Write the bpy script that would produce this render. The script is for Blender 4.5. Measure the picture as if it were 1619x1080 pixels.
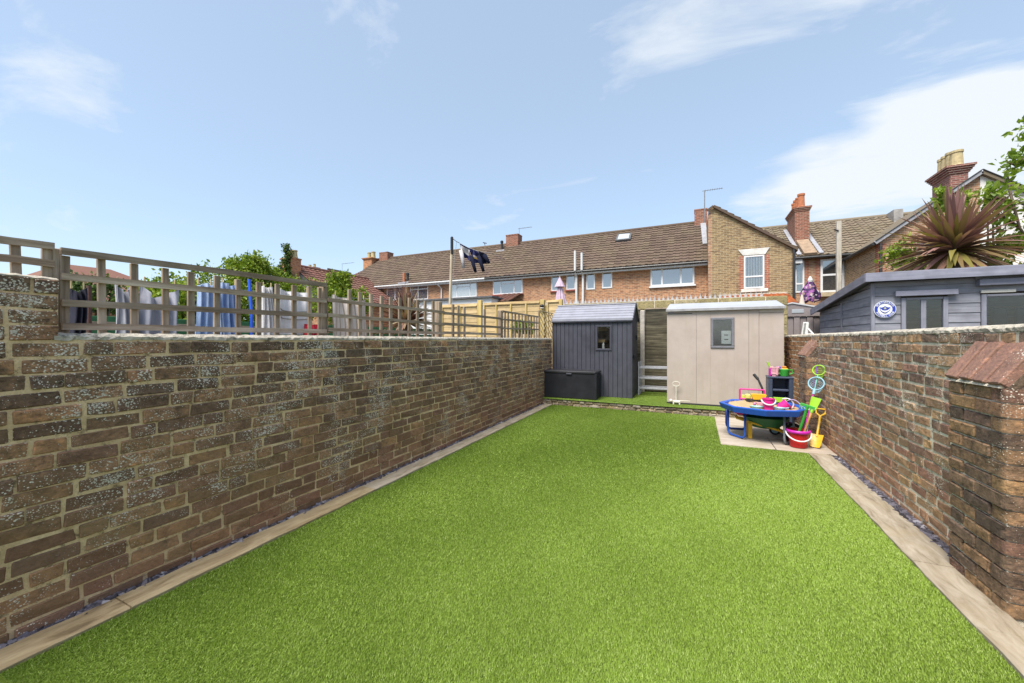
import bpy, bmesh, math, random
import numpy as np
from mathutils import Vector, Matrix

for o in list(bpy.data.objects):
    bpy.data.objects.remove(o)
scene = bpy.context.scene
col = scene.collection
R = math.radians

# ------------------------------------------------------------------ camera
H = 1.355                      # eye height
F = 615.0                      # focal length in photo pixels (1619 wide)
cam_data = bpy.data.cameras.new('camera')
cam = bpy.data.objects.new('camera', cam_data)
col.objects.link(cam)
cam.location = (0, 0, H)
cam.rotation_euler = (R(90), 0, math.atan2(288.5, F))
cam_data.sensor_width = 36
cam_data.lens = F / 1619 * 36
cam_data.shift_y = -3 / 1619
cam_data.clip_start = 0.05
cam_data.clip_end = 3000
scene.camera = cam

# ------------------------------------------------------------------ sky, sun, exposure
SUN_TO = Vector((-0.13, -0.50, 0.85)).normalized()
sun_elev = math.asin(SUN_TO.z)
world = bpy.data.worlds.new('World')
scene.world = world
world.use_nodes = True
wn = world.node_tree
wn.nodes.clear()
def wnode(t, **k):
    n = wn.nodes.new(t)
    for a, b in k.items():
        setattr(n, a, b)
    return n
sky = wnode('ShaderNodeTexSky', sky_type='NISHITA', sun_disc=False)
sky.sun_elevation = sun_elev
sky.sun_rotation = math.atan2(SUN_TO.x, SUN_TO.y)
sky.air_density = 1.0
sky.dust_density = 1.0
sky.ozone_density = 1.5
tc = wnode('ShaderNodeTexCoord')
sep = wnode('ShaderNodeSeparateXYZ')
wn.links.new(tc.outputs['Generated'], sep.inputs[0])
zz = wnode('ShaderNodeMath', operation='ADD'); zz.inputs[1].default_value = 0.22
zm = wnode('ShaderNodeMath', operation='MAXIMUM'); zm.inputs[1].default_value = 0.0
wn.links.new(sep.outputs['Z'], zm.inputs[0]); wn.links.new(zm.outputs[0], zz.inputs[0])
dv = wnode('ShaderNodeVectorMath', operation='DIVIDE')
cb = wnode('ShaderNodeCombineXYZ')
for i in range(3):
    wn.links.new(zz.outputs[0], cb.inputs[i])
wn.links.new(tc.outputs['Generated'], dv.inputs[0]); wn.links.new(cb.outputs[0], dv.inputs[1])
mp = wnode('ShaderNodeMapping')
mp.inputs['Location'].default_value = (4.3, 1.7, 0.0)
mp.inputs['Rotation'].default_value = (0, 0, R(35))
mp.inputs['Scale'].default_value = (0.7, 1.5, 1.0)
wn.links.new(dv.outputs[0], mp.inputs[0])
cn = wnode('ShaderNodeTexNoise'); cn.inputs['Scale'].default_value = 2.3
cn.inputs['Detail'].default_value = 9; cn.inputs['Roughness'].default_value = 0.60; cn.inputs['Distortion'].default_value = 0.5
wn.links.new(mp.outputs[0], cn.inputs['Vector'])
# cloud banks where the photograph shows them: direction, width, gain
fac = cn.outputs['Fac']
for (dx, dy, dz, wid, gain) in ((0.238, 1.216, 0.353, 0.01, 0.2), (0.4, 1.292, 0.442, 0.012, 0.23), (0.562, 1.368, 0.51, 0.010, 0.24), (0.724, 1.444, 0.53, 0.008, 0.22), (0.415, 1.299, 0.751, 0.006, 0.0), (-0.1, 1.058, 0.702, 0.008, 0.05), (-0.77, 0.743, 0.824, 0.006, 0.15), (-1.543, 0.381, 0.694, 0.01, 0.03), (-1.602, 0.353, 0.385, 0.008, 0.08)):
    v_ = Vector((dx, dy, dz)).normalized()
    dt = wnode('ShaderNodeVectorMath', operation='DOT_PRODUCT'); dt.inputs[1].default_value = v_
    wn.links.new(tc.outputs['Generated'], dt.inputs[0])
    mr = wnode('ShaderNodeMapRange', interpolation_type='SMOOTHSTEP')
    mr.inputs['From Min'].default_value = 1-wid; mr.inputs['From Max'].default_value = 1.0
    mr.inputs['To Min'].default_value = 0.0; mr.inputs['To Max'].default_value = gain
    wn.links.new(dt.outputs['Value'], mr.inputs['Value'])
    ad = wnode('ShaderNodeMath', operation='ADD')
    wn.links.new(fac, ad.inputs[0]); wn.links.new(mr.outputs[0], ad.inputs[1])
    fac = ad.outputs[0]
cr = wnode('ShaderNodeValToRGB')
cr.color_ramp.elements[0].position = 0.61; cr.color_ramp.elements[0].color = (0.0, 0.0, 0.0, 1)
cr.color_ramp.elements[1].position = 0.84; cr.color_ramp.elements[1].color = (0.95, 0.95, 0.95, 1)
wn.links.new(fac, cr.inputs[0])
veil = wnode('ShaderNodeMix', data_type='RGBA')          # thin high haze over the whole sky
veil.inputs[0].default_value = 0.45
wn.links.new(sky.outputs[0], veil.inputs[6])
veil.inputs[7].default_value = (3.2, 3.95, 4.7, 1)
mixc = wnode('ShaderNodeMix', data_type='RGBA')
wn.links.new(cr.outputs[0], mixc.inputs[0])
wn.links.new(veil.outputs[2], mixc.inputs[6])
mixc.inputs[7].default_value = (4.05, 4.3, 4.55, 1)
bg = wnode('ShaderNodeBackground'); bg.inputs['Strength'].default_value = 0.095
wn.links.new(mixc.outputs[2], bg.inputs['Color'])
wo = wnode('ShaderNodeOutputWorld')
wn.links.new(bg.outputs[0], wo.inputs['Surface'])

sd = bpy.data.lights.new('sun', 'SUN')
sd.energy = 2.8
sd.angle = R(28)
sd.color = (1.0, 0.95, 0.87)
sun = bpy.data.objects.new('sun', sd)
col.objects.link(sun)
sun.rotation_euler = SUN_TO.to_track_quat('Z', 'Y').to_euler()

vs = scene.view_settings
vs.view_transform = 'Standard'; vs.look = 'None'; vs.gamma = 1.0; vs.use_curve_mapping = False
vs.exposure = 1.25
scene.cycles.max_bounces = 6
scene.cycles.transparent_max_bounces = 12
scene.cycles.use_denoising = True
scene.cycles.use_adaptive_sampling = True

# ------------------------------------------------------------------ helpers: measuring
def at(px, py, X=None, Y=None, z=None):
    """A point of the place seen at a photo pixel, on the plane X=, Y= or z=."""
    t = (px - 809.5) / F
    u = (537.0 - py) / F
    dx = t * 0.9053 - 0.4247
    dy = t * 0.4247 + 0.9053
    if Y is not None: d = Y / dy
    elif X is not None: d = X / dx
    else: d = (z - H) / u
    return Vector((dx * d, dy * d, H + u * d))
def ax(px, Y): return at(px, 537, Y=Y).x
def ay(px, X): return at(px, 537, X=X).y
def az(px, py, Y): return at(px, py, Y=Y).z

# ------------------------------------------------------------------ helpers: objects
WL = {}                                        # world place of each object
def tag(o, label=None, cat=None, group=None, kind=None):
    if label: o['label'] = label
    if cat: o['category'] = cat
    if group: o['group'] = group
    if kind: o['kind'] = kind
    return o
def empty(name, loc, label=None, cat=None, group=None, kind=None):
    o = bpy.data.objects.new(name, None)
    o.empty_display_size = 0.1
    col.objects.link(o)
    o.location = loc
    WL[o.name] = Vector(loc)
    return tag(o, label, cat, group, kind)
def place(o, w, parent=None):
    col.objects.link(o)
    w = Vector(w)
    WL[o.name] = w
    if parent is not None:
        o.parent = parent
        o.location = w - WL[parent.name]
    else:
        o.location = w
    return o

class MB:
    """Collects shapes in world metres; build() links them as one mesh object."""
    def __init__(s): s.v = []; s.f = []; s.mi = None
    def add(s, vs, fs):
        n = len(s.v)
        s.v += [tuple(p) for p in vs]
        s.f += [tuple(i + n for i in f) for f in fs]
        return s
    def box(s, x0, x1, y0, y1, z0, z1):
        if x0 > x1: x0, x1 = x1, x0
        if y0 > y1: y0, y1 = y1, y0
        if z0 > z1: z0, z1 = z1, z0
        return s.add([(x0,y0,z0),(x1,y0,z0),(x1,y1,z0),(x0,y1,z0),(x0,y0,z1),(x1,y0,z1),(x1,y1,z1),(x0,y1,z1)],
                     [(0,3,2,1),(4,5,6,7),(0,1,5,4),(1,2,6,5),(2,3,7,6),(3,0,4,7)])
    def obox(s, c, a, b, d):
        """box: centre c, half vectors a, b, d (right-handed)"""
        c, a, b, d = map(Vector, (c, a, b, d))
        P = [c-a-b-d, c+a-b-d, c+a+b-d, c-a+b-d, c-a-b+d, c+a-b+d, c+a+b+d, c-a+b+d]
        return s.add(P, [(0,3,2,1),(4,5,6,7),(0,1,5,4),(1,2,6,5),(2,3,7,6),(3,0,4,7)])
    def cbox(s, x0, x1, y0, y1, z0, z1, b=0.004, jit=0.0, rng=random):
        """chamfered box"""
        if x0 > x1: x0, x1 = x1, x0
        if y0 > y1: y0, y1 = y1, y0
        if z0 > z1: z0, z1 = z1, z0
        b = min(b, (x1-x0)*.45, (y1-y0)*.45, (z1-z0)*.45)
        c = ((x0+x1)/2, (y0+y1)/2, (z0+z1)/2); h = ((x1-x0)/2, (y1-y0)/2, (z1-z0)/2)
        idx = {}; V = []
        for sx in (-1,1):
            for sy in (-1,1):
                for sz in (-1,1):
                    jx = [rng.uniform(-jit, jit) for _ in range(3)]
                    for k in range(3):
                        p = [sx*(h[0]-b), sy*(h[1]-b), sz*(h[2]-b)]
                        p[k] += (sx,sy,sz)[k]*b
                        idx[(sx,sy,sz,k)] = len(V)
                        V.append((c[0]+p[0]+jx[0], c[1]+p[1]+jx[1], c[2]+p[2]+jx[2]))
        Fc = []
        g = lambda a,b_,c_,k: idx[(a,b_,c_,k)]
        for k in range(3):
            i, j = [(1,2),(2,0),(0,1)][k]
            for sgn in (-1,1):
                q = []
                for (u,w) in ((-1,-1),(1,-1),(1,1),(-1,1)):
                    t = [0,0,0]; t[k]=sgn; t[i]=u; t[j]=w
                    q.append(g(*t,k))
                Fc.append(tuple(q if sgn>0 else q[::-1]))
        for k in range(3):                     # edges along axis k
            i, j = [(1,2),(2,0),(0,1)][k]
            for u in (-1,1):
                for w in (-1,1):
                    def vv(e, kk):
                        t=[0,0,0]; t[k]=e; t[i]=u; t[j]=w
                        return g(*t,kk)
                    q = [vv(-1,i), vv(1,i), vv(1,j), vv(-1,j)]
                    Fc.append(tuple(q if u*w<0 else q[::-1]))
        for sx in (-1,1):
            for sy in (-1,1):
                for sz in (-1,1):
                    q = [g(sx,sy,sz,0), g(sx,sy,sz,1), g(sx,sy,sz,2)]
                    Fc.append(tuple(q if sx*sy*sz>0 else q[::-1]))
        return s.add(V, Fc)
    def beam(s, p0, p1, w, t, up=(0,0,1), b=0.003):
        """batten from p0 to p1: w across 'up'-side, t along up"""
        p0, p1 = Vector(p0), Vector(p1)
        d = (p1-p0); L = d.length; d.normalize()
        up = Vector(up); sd_ = d.cross(up)
        if sd_.length < 1e-5: sd_ = d.cross(Vector((1,0,0)))
        sd_.normalize(); up = sd_.cross(d).normalized()
        m = MB().cbox(0, L, -w/2, w/2, -t/2, t/2, b)
        return s.add([p0 + d*x - sd_*y + up*z for x,y,z in m.v], m.f)
    def tube(s, pts, r, n=8, closed=False, caps=True):
        pts = [Vector(p) for p in pts]
        rs = r if isinstance(r, (list, tuple)) else [r]*len(pts)
        m = len(pts); V = []; Fc = []
        prev = None
        for i, p in enumerate(pts):
            if closed: d = pts[(i+1)%m] - pts[i-1]
            else: d = pts[min(i+1,m-1)] - pts[max(i-1,0)]
            d.normalize()
            if prev is None:
                a = d.orthogonal().normalized()
            else:
                a = prev - d*prev.dot(d)
                a = a.normalized() if a.length > 1e-6 else d.orthogonal().normalized()
            prev = a
            b = d.cross(a)
            for k in range(n):
                an = 2*math.pi*k/n
                V.append(p + (a*math.cos(an) + b*math.sin(an))*rs[i])
        for i in range(m if closed else m-1):
            j = (i+1) % m
            for k in range(n):
                k2 = (k+1) % n
                Fc.append((i*n+k, i*n+k2, j*n+k2, j*n+k))
        if caps and not closed:
            Fc.append(tuple(range(n-1,-1,-1))); Fc.append(tuple((m-1)*n+k for k in range(n)))
        return s.add(V, Fc)
    def lathe(s, prof, c, n=20, caps=True, sy=1.0):
        """prof: [(r, z)] bottom to top, around the vertical through c"""
        V = []; Fc = []
        for r, z in prof:
            for k in range(n):
                a = 2*math.pi*k/n
                V.append((c[0]+r*math.cos(a), c[1]+r*math.sin(a)*sy, c[2]+z))
        for i in range(len(prof)-1):
            for k in range(n):
                k2 = (k+1)%n
                Fc.append((i*n+k, i*n+k2, (i+1)*n+k2, (i+1)*n+k))
        if caps:
            Fc.append(tuple(range(n-1,-1,-1))); Fc.append(tuple((len(prof)-1)*n+k for k in range(n)))
        return s.add(V, Fc)
    def prism(s, poly, off):
        """poly: list of 3D points, pushed along off"""
        n = len(poly); off = Vector(off)
        V = [Vector(p) for p in poly] + [Vector(p)+off for p in poly]
        Fc = [tuple(range(n-1,-1,-1)), tuple(range(n,2*n))]
        for i in range(n):
            j = (i+1)%n
            Fc.append((i, j, n+j, n+i))
        return s.add(V, Fc)
    def grid(s, fn, nu, nv, flip=False):
        V = [fn(i/nu, j/nv) for j in range(nv+1) for i in range(nu+1)]
        Fc = []
        for j in range(nv):
            for i in range(nu):
                q = (j*(nu+1)+i, j*(nu+1)+i+1, (j+1)*(nu+1)+i+1, (j+1)*(nu+1)+i)
                Fc.append(q[::-1] if flip else q)
        return s.add(V, Fc)
    def build(s, name, mat, parent=None, smooth=False, origin=None, fixn=False):
        a = np.array(s.v, dtype=float)
        c = Vector((a.min(0)+a.max(0))/2) if origin is None else Vector(origin)
        me = bpy.data.meshes.new(name)
        me.from_pydata([tuple(p) for p in (a - np.array(c))], [], s.f)
        if fixn:
            bm = bmesh.new(); bm.from_mesh(me)
            bmesh.ops.recalc_face_normals(bm, faces=bm.faces[:])
            bm.to_mesh(me); bm.free()
        if smooth:
            me.polygons.foreach_set('use_smooth', [True]*len(me.polygons))
        me.materials.append(mat)
        me.update()
        return place(bpy.data.objects.new(name, me), c, parent)

# ------------------------------------------------------------------ helpers: materials
class NB:
    def __init__(s, name, rough=0.8, spec=0.3):
        s.m = bpy.data.materials.new(name); s.m.use_nodes = True
        s.t = s.m.node_tree; s.b = s.t.nodes['Principled BSDF']
        s.b.inputs['Roughness'].default_value = rough
        s.b.inputs['Specular IOR Level'].default_value = spec
    def n(s, t, **k):
        n = s.t.nodes.new(t)
        for a, b in k.items(): setattr(n, a, b)
        return n
    def set(s, sock, v):
        if hasattr(v, 'is_linked') or isinstance(v, bpy.types.NodeSocket): s.t.links.new(v, sock)
        else:
            if isinstance(v, (tuple, list)) and len(v) == 3 and sock.type == 'RGBA': v = (*v, 1)
            sock.default_value = v
    def pos(s): return s.n('ShaderNodeNewGeometry').outputs['Position']
    def obj(s):
        o = s.n('ShaderNodeTexCoord').outputs['Object']
        r = s.n('ShaderNodeObjectInfo').outputs['Random']
        k = s.math('MULTIPLY', r, 37.0)
        a = s.n('ShaderNodeVectorMath', operation='ADD')
        s.set(a.inputs[0], o); s.set(a.inputs[1], k)
        return a.outputs[0]
    def rnd(s): return s.n('ShaderNodeObjectInfo').outputs['Random']
    def map(s, v, scale=(1,1,1), rot=(0,0,0), loc=(0,0,0)):
        m = s.n('ShaderNodeMapping'); s.set(m.inputs[0], v)
        m.inputs['Scale'].default_value = scale; m.inputs['Rotation'].default_value = rot; m.inputs['Location'].default_value = loc
        return m.outputs[0]
    def noise(s, v, scale, detail=4, rough=0.55, dist=0.0):
        n = s.n('ShaderNodeTexNoise'); s.set(n.inputs['Vector'], v)
        n.inputs['Scale'].default_value = scale; n.inputs['Detail'].default_value = detail
        n.inputs['Roughness'].default_value = rough; n.inputs['Distortion'].default_value = dist
        return n.outputs['Fac']
    def voro(s, v, scale, out='Distance', rnd=1.0):
        n = s.n('ShaderNodeTexVoronoi'); s.set(n.inputs['Vector'], v)
        n.inputs['Scale'].default_value = scale; n.inputs['Randomness'].default_value = rnd
        return n.outputs[out]
    def ramp(s, fac, stops, interp='LINEAR'):
        n = s.n('ShaderNodeValToRGB'); e = n.color_ramp; e.interpolation = interp
        while len(e.elements) < len(stops): e.elements.new(0.5)
        for el, (p, c) in zip(e.elements, stops):
            el.position = p
            el.color = (c, c, c, 1) if isinstance(c, (int, float)) else (*c, 1)
        s.set(n.inputs[0], fac)
        return n.outputs[0]
    def mix(s, fac, a, b, mode='MIX'):
        n = s.n('ShaderNodeMix', data_type='RGBA', blend_type=mode)
        s.set(n.inputs[0], fac); s.set(n.inputs[6], a); s.set(n.inputs[7], b)
        return n.outputs[2]
    def math(s, op, a, b=0.0, c=0.0):
        n = s.n('ShaderNodeMath', operation=op)
        s.set(n.inputs[0], a); s.set(n.inputs[1], b); s.set(n.inputs[2], c)
        return n.outputs[0]
    def sep(s, v):
        n = s.n('ShaderNodeSeparateXYZ'); s.set(n.inputs[0], v); return n.outputs
    def comb(s, x, y, z):
        n = s.n('ShaderNodeCombineXYZ')
        for i, q in enumerate((x, y, z)): s.set(n.inputs[i], q)
        return n.outputs[0]
    def attr(s, name, out='Fac'):
        n = s.n('ShaderNodeAttribute'); n.attribute_name = name; return n.outputs[out]
    def bump(s, h, strength=0.4, dist=0.01):
        n = s.n('ShaderNodeBump'); n.inputs['Strength'].default_value = strength; n.inputs['Distance'].default_value = dist
        s.set(n.inputs['Height'], h); s.set(s.b.inputs['Normal'], n.outputs[0])
    def color(s, c): s.set(s.b.inputs['Base Color'], c); return s
    def rough(s, r): s.set(s.b.inputs['Roughness'], r); return s

def mottled(name, c, var=0.25, scale=12, rough=0.75, bump=0.0, spec=0.3, objspace=False, dirt=0.0, rv=0.0):
    """a surface of colour c with soft uneven tone"""
    n = NB(name, rough, spec)
    p = n.obj() if objspace else n.pos()
    f = n.noise(p, scale, 5, 0.6)
    dk = tuple(x*(1-var) for x in c); lt = tuple(min(1, x*(1+var)) for x in c)
    cc = n.ramp(f, [(0.3, dk), (0.7, lt)])
    if rv:
        g = n.math('MULTIPLY_ADD', n.rnd(), rv*2, 1-rv)
        cc = n.mix(1.0, cc, n.comb(g, g, g), 'MULTIPLY')
    if dirt:
        d = n.ramp(n.noise(p, scale*0.27, 6, 0.7), [(0.5, 0.0), (0.72, dirt)])
        cc = n.mix(d, cc, tuple(x*0.35 for x in c))
    n.color(cc)
    if bump: n.bump(n.noise(p, scale*6, 4, 0.6), bump, 0.01)
    return n.m

def wood(name, c1, c2, axis, scale=1.0, rough=0.8, dark=0.5, rv=0.2, bump=0.35):
    """grain running along axis 0/1/2 of the piece"""
    n = NB(name, rough, 0.2)
    p = n.obj()
    sc = [28*scale]*3; sc[axis] = 1.6*scale
    q = n.map(p, sc)
    g = n.noise(q, 1.0, 6, 0.65, 0.4)
    cc = n.ramp(g, [(0.28, tuple(x*dark for x in c1)), (0.45, c1), (0.68, c2)])
    blot = n.noise(p, 5*scale, 3)
    cc = n.mix(n.ramp(blot, [(0.45, 0.0), (0.7, 0.45)]), cc, tuple(x*0.55 for x in c1))
    v = n.math('MULTIPLY_ADD', n.rnd(), rv*2, 1-rv)
    cc = n.mix(1.0, cc, n.comb(v, v, v), 'MULTIPLY')
    n.color(cc); n.bump(g, bump, 0.004)
    return n.m

def plastic(name, c, rough=0.4, rv=0.0):
    n = NB(name, rough, 0.45)
    f = n.noise(n.pos(), 25, 4)
    n.color(n.ramp(f, [(0.3, tuple(x*0.86 for x in c)), (0.7, c)]))
    n.rough(n.ramp(n.noise(n.pos(), 40, 3), [(0.3, rough-0.08), (0.7, rough+0.15)]))
    return n.m

def brick_mat(name, stops, mott, lichen=0.0, lz=(0.2, 1.3), low=None, spots=85):
    """single bricks: own tone per brick, burnt mottling, lichen freckles"""
    n = NB(name, 0.9, 0.15)
    p = n.pos()
    r = n.math('FRACT', n.math('ADD', n.attr('rnd'), n.rnd()))
    c = n.ramp(r, stops)
    n1 = n.noise(p, 14, 6, 0.7)
    c = n.mix(n.ramp(n1, [(0.42, 0.0), (0.66, mott)]), c, (0.028, 0.021, 0.018))
    n2 = n.noise(p, 70, 4, 0.7)
    c = n.mix(n.ramp(n2, [(0.35, 0.0), (0.7, 0.45)]), c, n.mix(0.5, c, (0.36, 0.25, 0.15)))
    n3 = n.noise(n.map(p, (1, 1, 1.7)), 30, 6, 0.75, 0.6)
    c = n.mix(n.ramp(n3, [(0.34, 0.75 if mott > .3 else .35), (0.47, 0.0)]), c, (0.022, 0.018, 0.016))
    c = n.mix(n.ramp(n3, [(0.53, 0.0), (0.68, 0.6)]), c, n.mix(1.0, c, (2.3, 2.0, 1.7), 'MULTIPLY'))
    z = n.sep(p)[2]
    if low:
        k = n.ramp(n.math('MULTIPLY', n.math('ADD', z, n.math('MULTIPLY', n.noise(p, 3, 3), 0.6)), 0.6), [(0.2, 0.85), (0.95, 0.0)])
        c = n.mix(k, c, n.mix(0.6, c, n.ramp(r, low)))
    if lichen:
        v = n.voro(n.map(p, (1, 1, 1.25)), spots)
        rr = n.voro(n.map(p, (1, 1, 1.25)), spots, 'Color')
        big = n.ramp(n.noise(p, 2.6, 5, 0.7), [(0.36, 0.12), (0.66, 0.82)])
        zf = n.ramp(z, [(lz[0]/2, 0.0), (lz[1]/2, 1.0)]) if False else n.math('SMOOTH_MIN', n.math('MULTIPLY', z, 1.0), 1.0, 0.3)
        amt = n.math('ADD', n.math('MULTIPLY', big, 1.25), n.math('MULTIPLY_ADD', zf, 0.36, -0.76 + 0.32*lichen))
        sz = n.math('MULTIPLY', n.math('MULTIPLY', n.sep(rr)[0], 1.1), amt)
        m = n.ramp(n.math('SUBTRACT', sz, v), [(0.0, 0.0), (0.07, 0.9)])
        c = n.mix(m, c, n.ramp(n.sep(rr)[1], [(0.0, (0.46, 0.41, 0.33)), (1.0, (0.84, 0.77, 0.65))]))
        v2 = n.voro(p, spots*2.6)
        m2 = n.ramp(n.math('SUBTRACT', n.math('MULTIPLY', amt, 0.42), v2), [(0.0, 0.0), (0.06, 0.5)])
        c = n.mix(m2, c, (0.38, 0.37, 0.33))
    n.color(c)
    n.bump(n.math('ADD', n.math('MULTIPLY', n1, 0.6), n2), 0.85, 0.008)
    return n.m

def housebrick(name, c1, c2, mortar, axis='x', var=0.3):
    """far brickwork, too small to pick apart"""
    n = NB(name, 0.9, 0.15)
    s = n.sep(n.pos())
    v = n.comb(n.math('ADD', s[0], s[1]) if axis == 'xy' else (s[0] if axis == 'x' else s[1]), s[2], 0.0)
    b = n.n('ShaderNodeTexBrick'); n.set(b.inputs['Vector'], v)
    b.inputs['Scale'].default_value = 1.0
    b.inputs['Brick Width'].default_value = 0.228; b.inputs['Row Height'].default_value = 0.076
    b.inputs['Mortar Size'].default_value = 0.0105; b.inputs['Mortar Smooth'].default_value = 0.2; b.inputs['Bias'].default_value = 0.0
    n.set(b.inputs['Color1'], c1); n.set(b.inputs['Color2'], c2); n.set(b.inputs['Mortar'], mortar)
    c = b.outputs['Color']
    f = n.noise(n.pos(), 0.9, 5, 0.7)
    c = n.mix(n.ramp(f, [(0.35, 0.0), (0.7, var)]), c, n.mix(1.0, c, (0.55, 0.5, 0.45), 'MULTIPLY'))
    f2 = n.noise(n.map(v, (4.4, 13.2, 1)), 1.0, 1)
    c = n.mix(n.ramp(f2, [(0.5, 0.0), (0.62, 0.4)]), c, tuple(x*1.45 for x in c1))
    c = n.mix(n.ramp(f2, [(0.36, 0.4), (0.46, 0.0)]), c, tuple(x*0.45 for x in c2))
    n.color(c); n.bump(b.outputs['Fac'], -0.5, 0.01)
    return n.m

def glass(name, tint=(0.75, 0.8, 0.8), gloss=0.22, rough=0.03):
    m = bpy.data.materials.new(name); m.use_nodes = True; t = m.node_tree; t.nodes.clear()
    o = t.nodes.new('ShaderNodeOutputMaterial'); mx = t.nodes.new('ShaderNodeMixShader')
    a = t.nodes.new('ShaderNodeBsdfTransparent'); a.inputs[0].default_value = (*tint, 1)
    b = t.nodes.new('ShaderNodeBsdfGlossy'); b.inputs['Roughness'].default_value = rough
    fr = t.nodes.new('ShaderNodeLayerWeight'); fr.inputs[0].default_value = 0.35
    ma = t.nodes.new('ShaderNodeMath'); ma.operation = 'MULTIPLY_ADD'
    ma.inputs[1].default_value = 0.3; ma.inputs[2].default_value = gloss
    t.links.new(fr.outputs['Fresnel'], ma.inputs[0]); t.links.new(ma.outputs[0], mx.inputs[0])
    t.links.new(a.outputs[0], mx.inputs[1]); t.links.new(b.outputs[0], mx.inputs[2]); t.links.new(mx.outputs[0], o.inputs[0])
    return m

def pane_mat(name, c, rough=0.04):
    n = NB(name, rough, 1.0)
    n.color(n.ramp(n.noise(n.pos(), 1.2, 2), [(0.3, tuple(x*0.7 for x in c)), (0.7, c)]))
    n.b.inputs['IOR'].default_value = 2.2
    return n.m

def leaf_mat(name, stops, rough=0.5, trans=0.35, attr='rnd'):
    n = NB(name, rough, 0.35)
    r = n.math('FRACT', n.math('ADD', n.attr(attr), n.rnd()))
    c = n.ramp(r, stops)
    n.color(c)
    tr = n.n('ShaderNodeBsdfTranslucent'); n.set(tr.inputs[0], n.mix(1.0, c, (1.0, 1.0, 0.55), 'MULTIPLY'))
    mx = n.n('ShaderNodeMixShader'); mx.inputs[0].default_value = trans
    out = n.t.nodes['Material Output']
    n.t.links.new(n.b.outputs[0], mx.inputs[1]); n.t.links.new(tr.outputs[0], mx.inputs[2]); n.t.links.new(mx.outputs[0], out.inputs[0])
    return n.m

def set_rnd(me, vals):
    a = me.attributes.new('rnd', 'FLOAT', 'FACE')
    a.data.foreach_set('value', np.asarray(vals, dtype=np.float32))

# ------------------------------------------------------------------ shared materials
rng = random.Random(11)
C_OLD = [(0.0, (0.110, 0.071, 0.053)), (0.25, (0.173, 0.105, 0.069)), (0.45, (0.365, 0.200, 0.107)), (0.6, (0.201, 0.129, 0.087)), (0.78, (0.137, 0.092, 0.068)), (0.9, (0.547, 0.275, 0.141)), (1.0, (0.127, 0.083, 0.062))]
C_LOW = [(0.0, (0.316, 0.153, 0.085)), (0.35, (0.379, 0.226, 0.105)), (0.65, (0.410, 0.182, 0.111)), (0.85, (0.253, 0.167, 0.097)), (1.0, (0.459, 0.291, 0.131))]
C_RIGHT = [(0.0, (0.167, 0.117, 0.098)), (0.22, (0.333, 0.220, 0.156)), (0.42, (0.501, 0.300, 0.164)), (0.6, (0.222, 0.151, 0.124)), (0.75, (0.464, 0.236, 0.172)), (0.9, (0.630, 0.381, 0.188)), (1.0, (0.204, 0.141, 0.118))]
C_ORANGE = [(0.0, (0.30, 0.15, 0.075)), (0.5, (0.38, 0.20, 0.10)), (1.0, (0.26, 0.13, 0.08))]
M_brick_old = brick_mat('weathered_dark_brick', C_OLD, 0.7, lichen=1.0, low=C_LOW, spots=112)
M_brick_right = brick_mat('mixed_stock_brick', C_RIGHT, 0.62, lichen=0.6, low=C_LOW, spots=110)
M_brick_dark = brick_mat('shade_toned_buttress_brick', [(0.0, (0.07,0.055,0.048)), (0.5, (0.14,0.10,0.075)), (0.8, (0.10,0.08,0.062)), (1.0, (0.22,0.15,0.08))], 0.7, lichen=0.1)  # dark brick with the near end's shade painted into its tone
M_brick_pier = brick_mat('dark_shaded_pier_brick', [(p_, tuple(x*.62 for x in c_)) for p_, c_ in C_RIGHT], 0.7, lichen=0.5, spots=110)  # wall tones darkened: darker pier bricks plus painted-in shade of the near face
M_brick_orange = brick_mat('orange_brick', C_ORANGE, 0.35)
M_coping = brick_mat('red_coping_brick', [(0.0, (0.24, 0.13, 0.105)), (0.5, (0.28, 0.155, 0.12)), (1.0, (0.21, 0.12, 0.10))], 0.2, lichen=0.1)

def mortar_mat(name, c, c2):
    n = NB(name, 0.95, 0.1)
    p = n.pos()
    f = n.noise(p, 9, 5, 0.65)
    cc = n.ramp(f, [(0.3, c2), (0.62, c)])
    q = n.noise(p, 17, 5, 0.7)
    cc = n.mix(n.ramp(q, [(0.36, 0.8), (0.46, 0.0)]), cc, tuple(x*0.22 for x in c2))
    g = n.noise(p, 120, 3, 0.7)
    cc = n.mix(n.ramp(g, [(0.35, 0.35), (0.55, 0.0)]), cc, tuple(x*0.45 for x in c))
    n.color(cc); n.bump(g, 0.8, 0.006)
    return n.m
M_mortar = mortar_mat('sandy_mortar', (0.82, 0.60, 0.36), (0.52, 0.35, 0.18))
M_mortar_grey = mortar_mat('grey_sand_mortar', (0.80, 0.72, 0.57), (0.60, 0.51, 0.38))
M_render = mortar_mat('rough_cement_capping', (0.56, 0.50, 0.41), (0.36, 0.32, 0.26))

def project(p):
    x, y, z = p[0], p[1], p[2] - H
    d = -x*0.4247 + y*0.9053
    if d < 0.05: return None
    return 809.5 + F*(x*0.9053 + y*0.4247)/d, 537 - F*z/d, d

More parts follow.
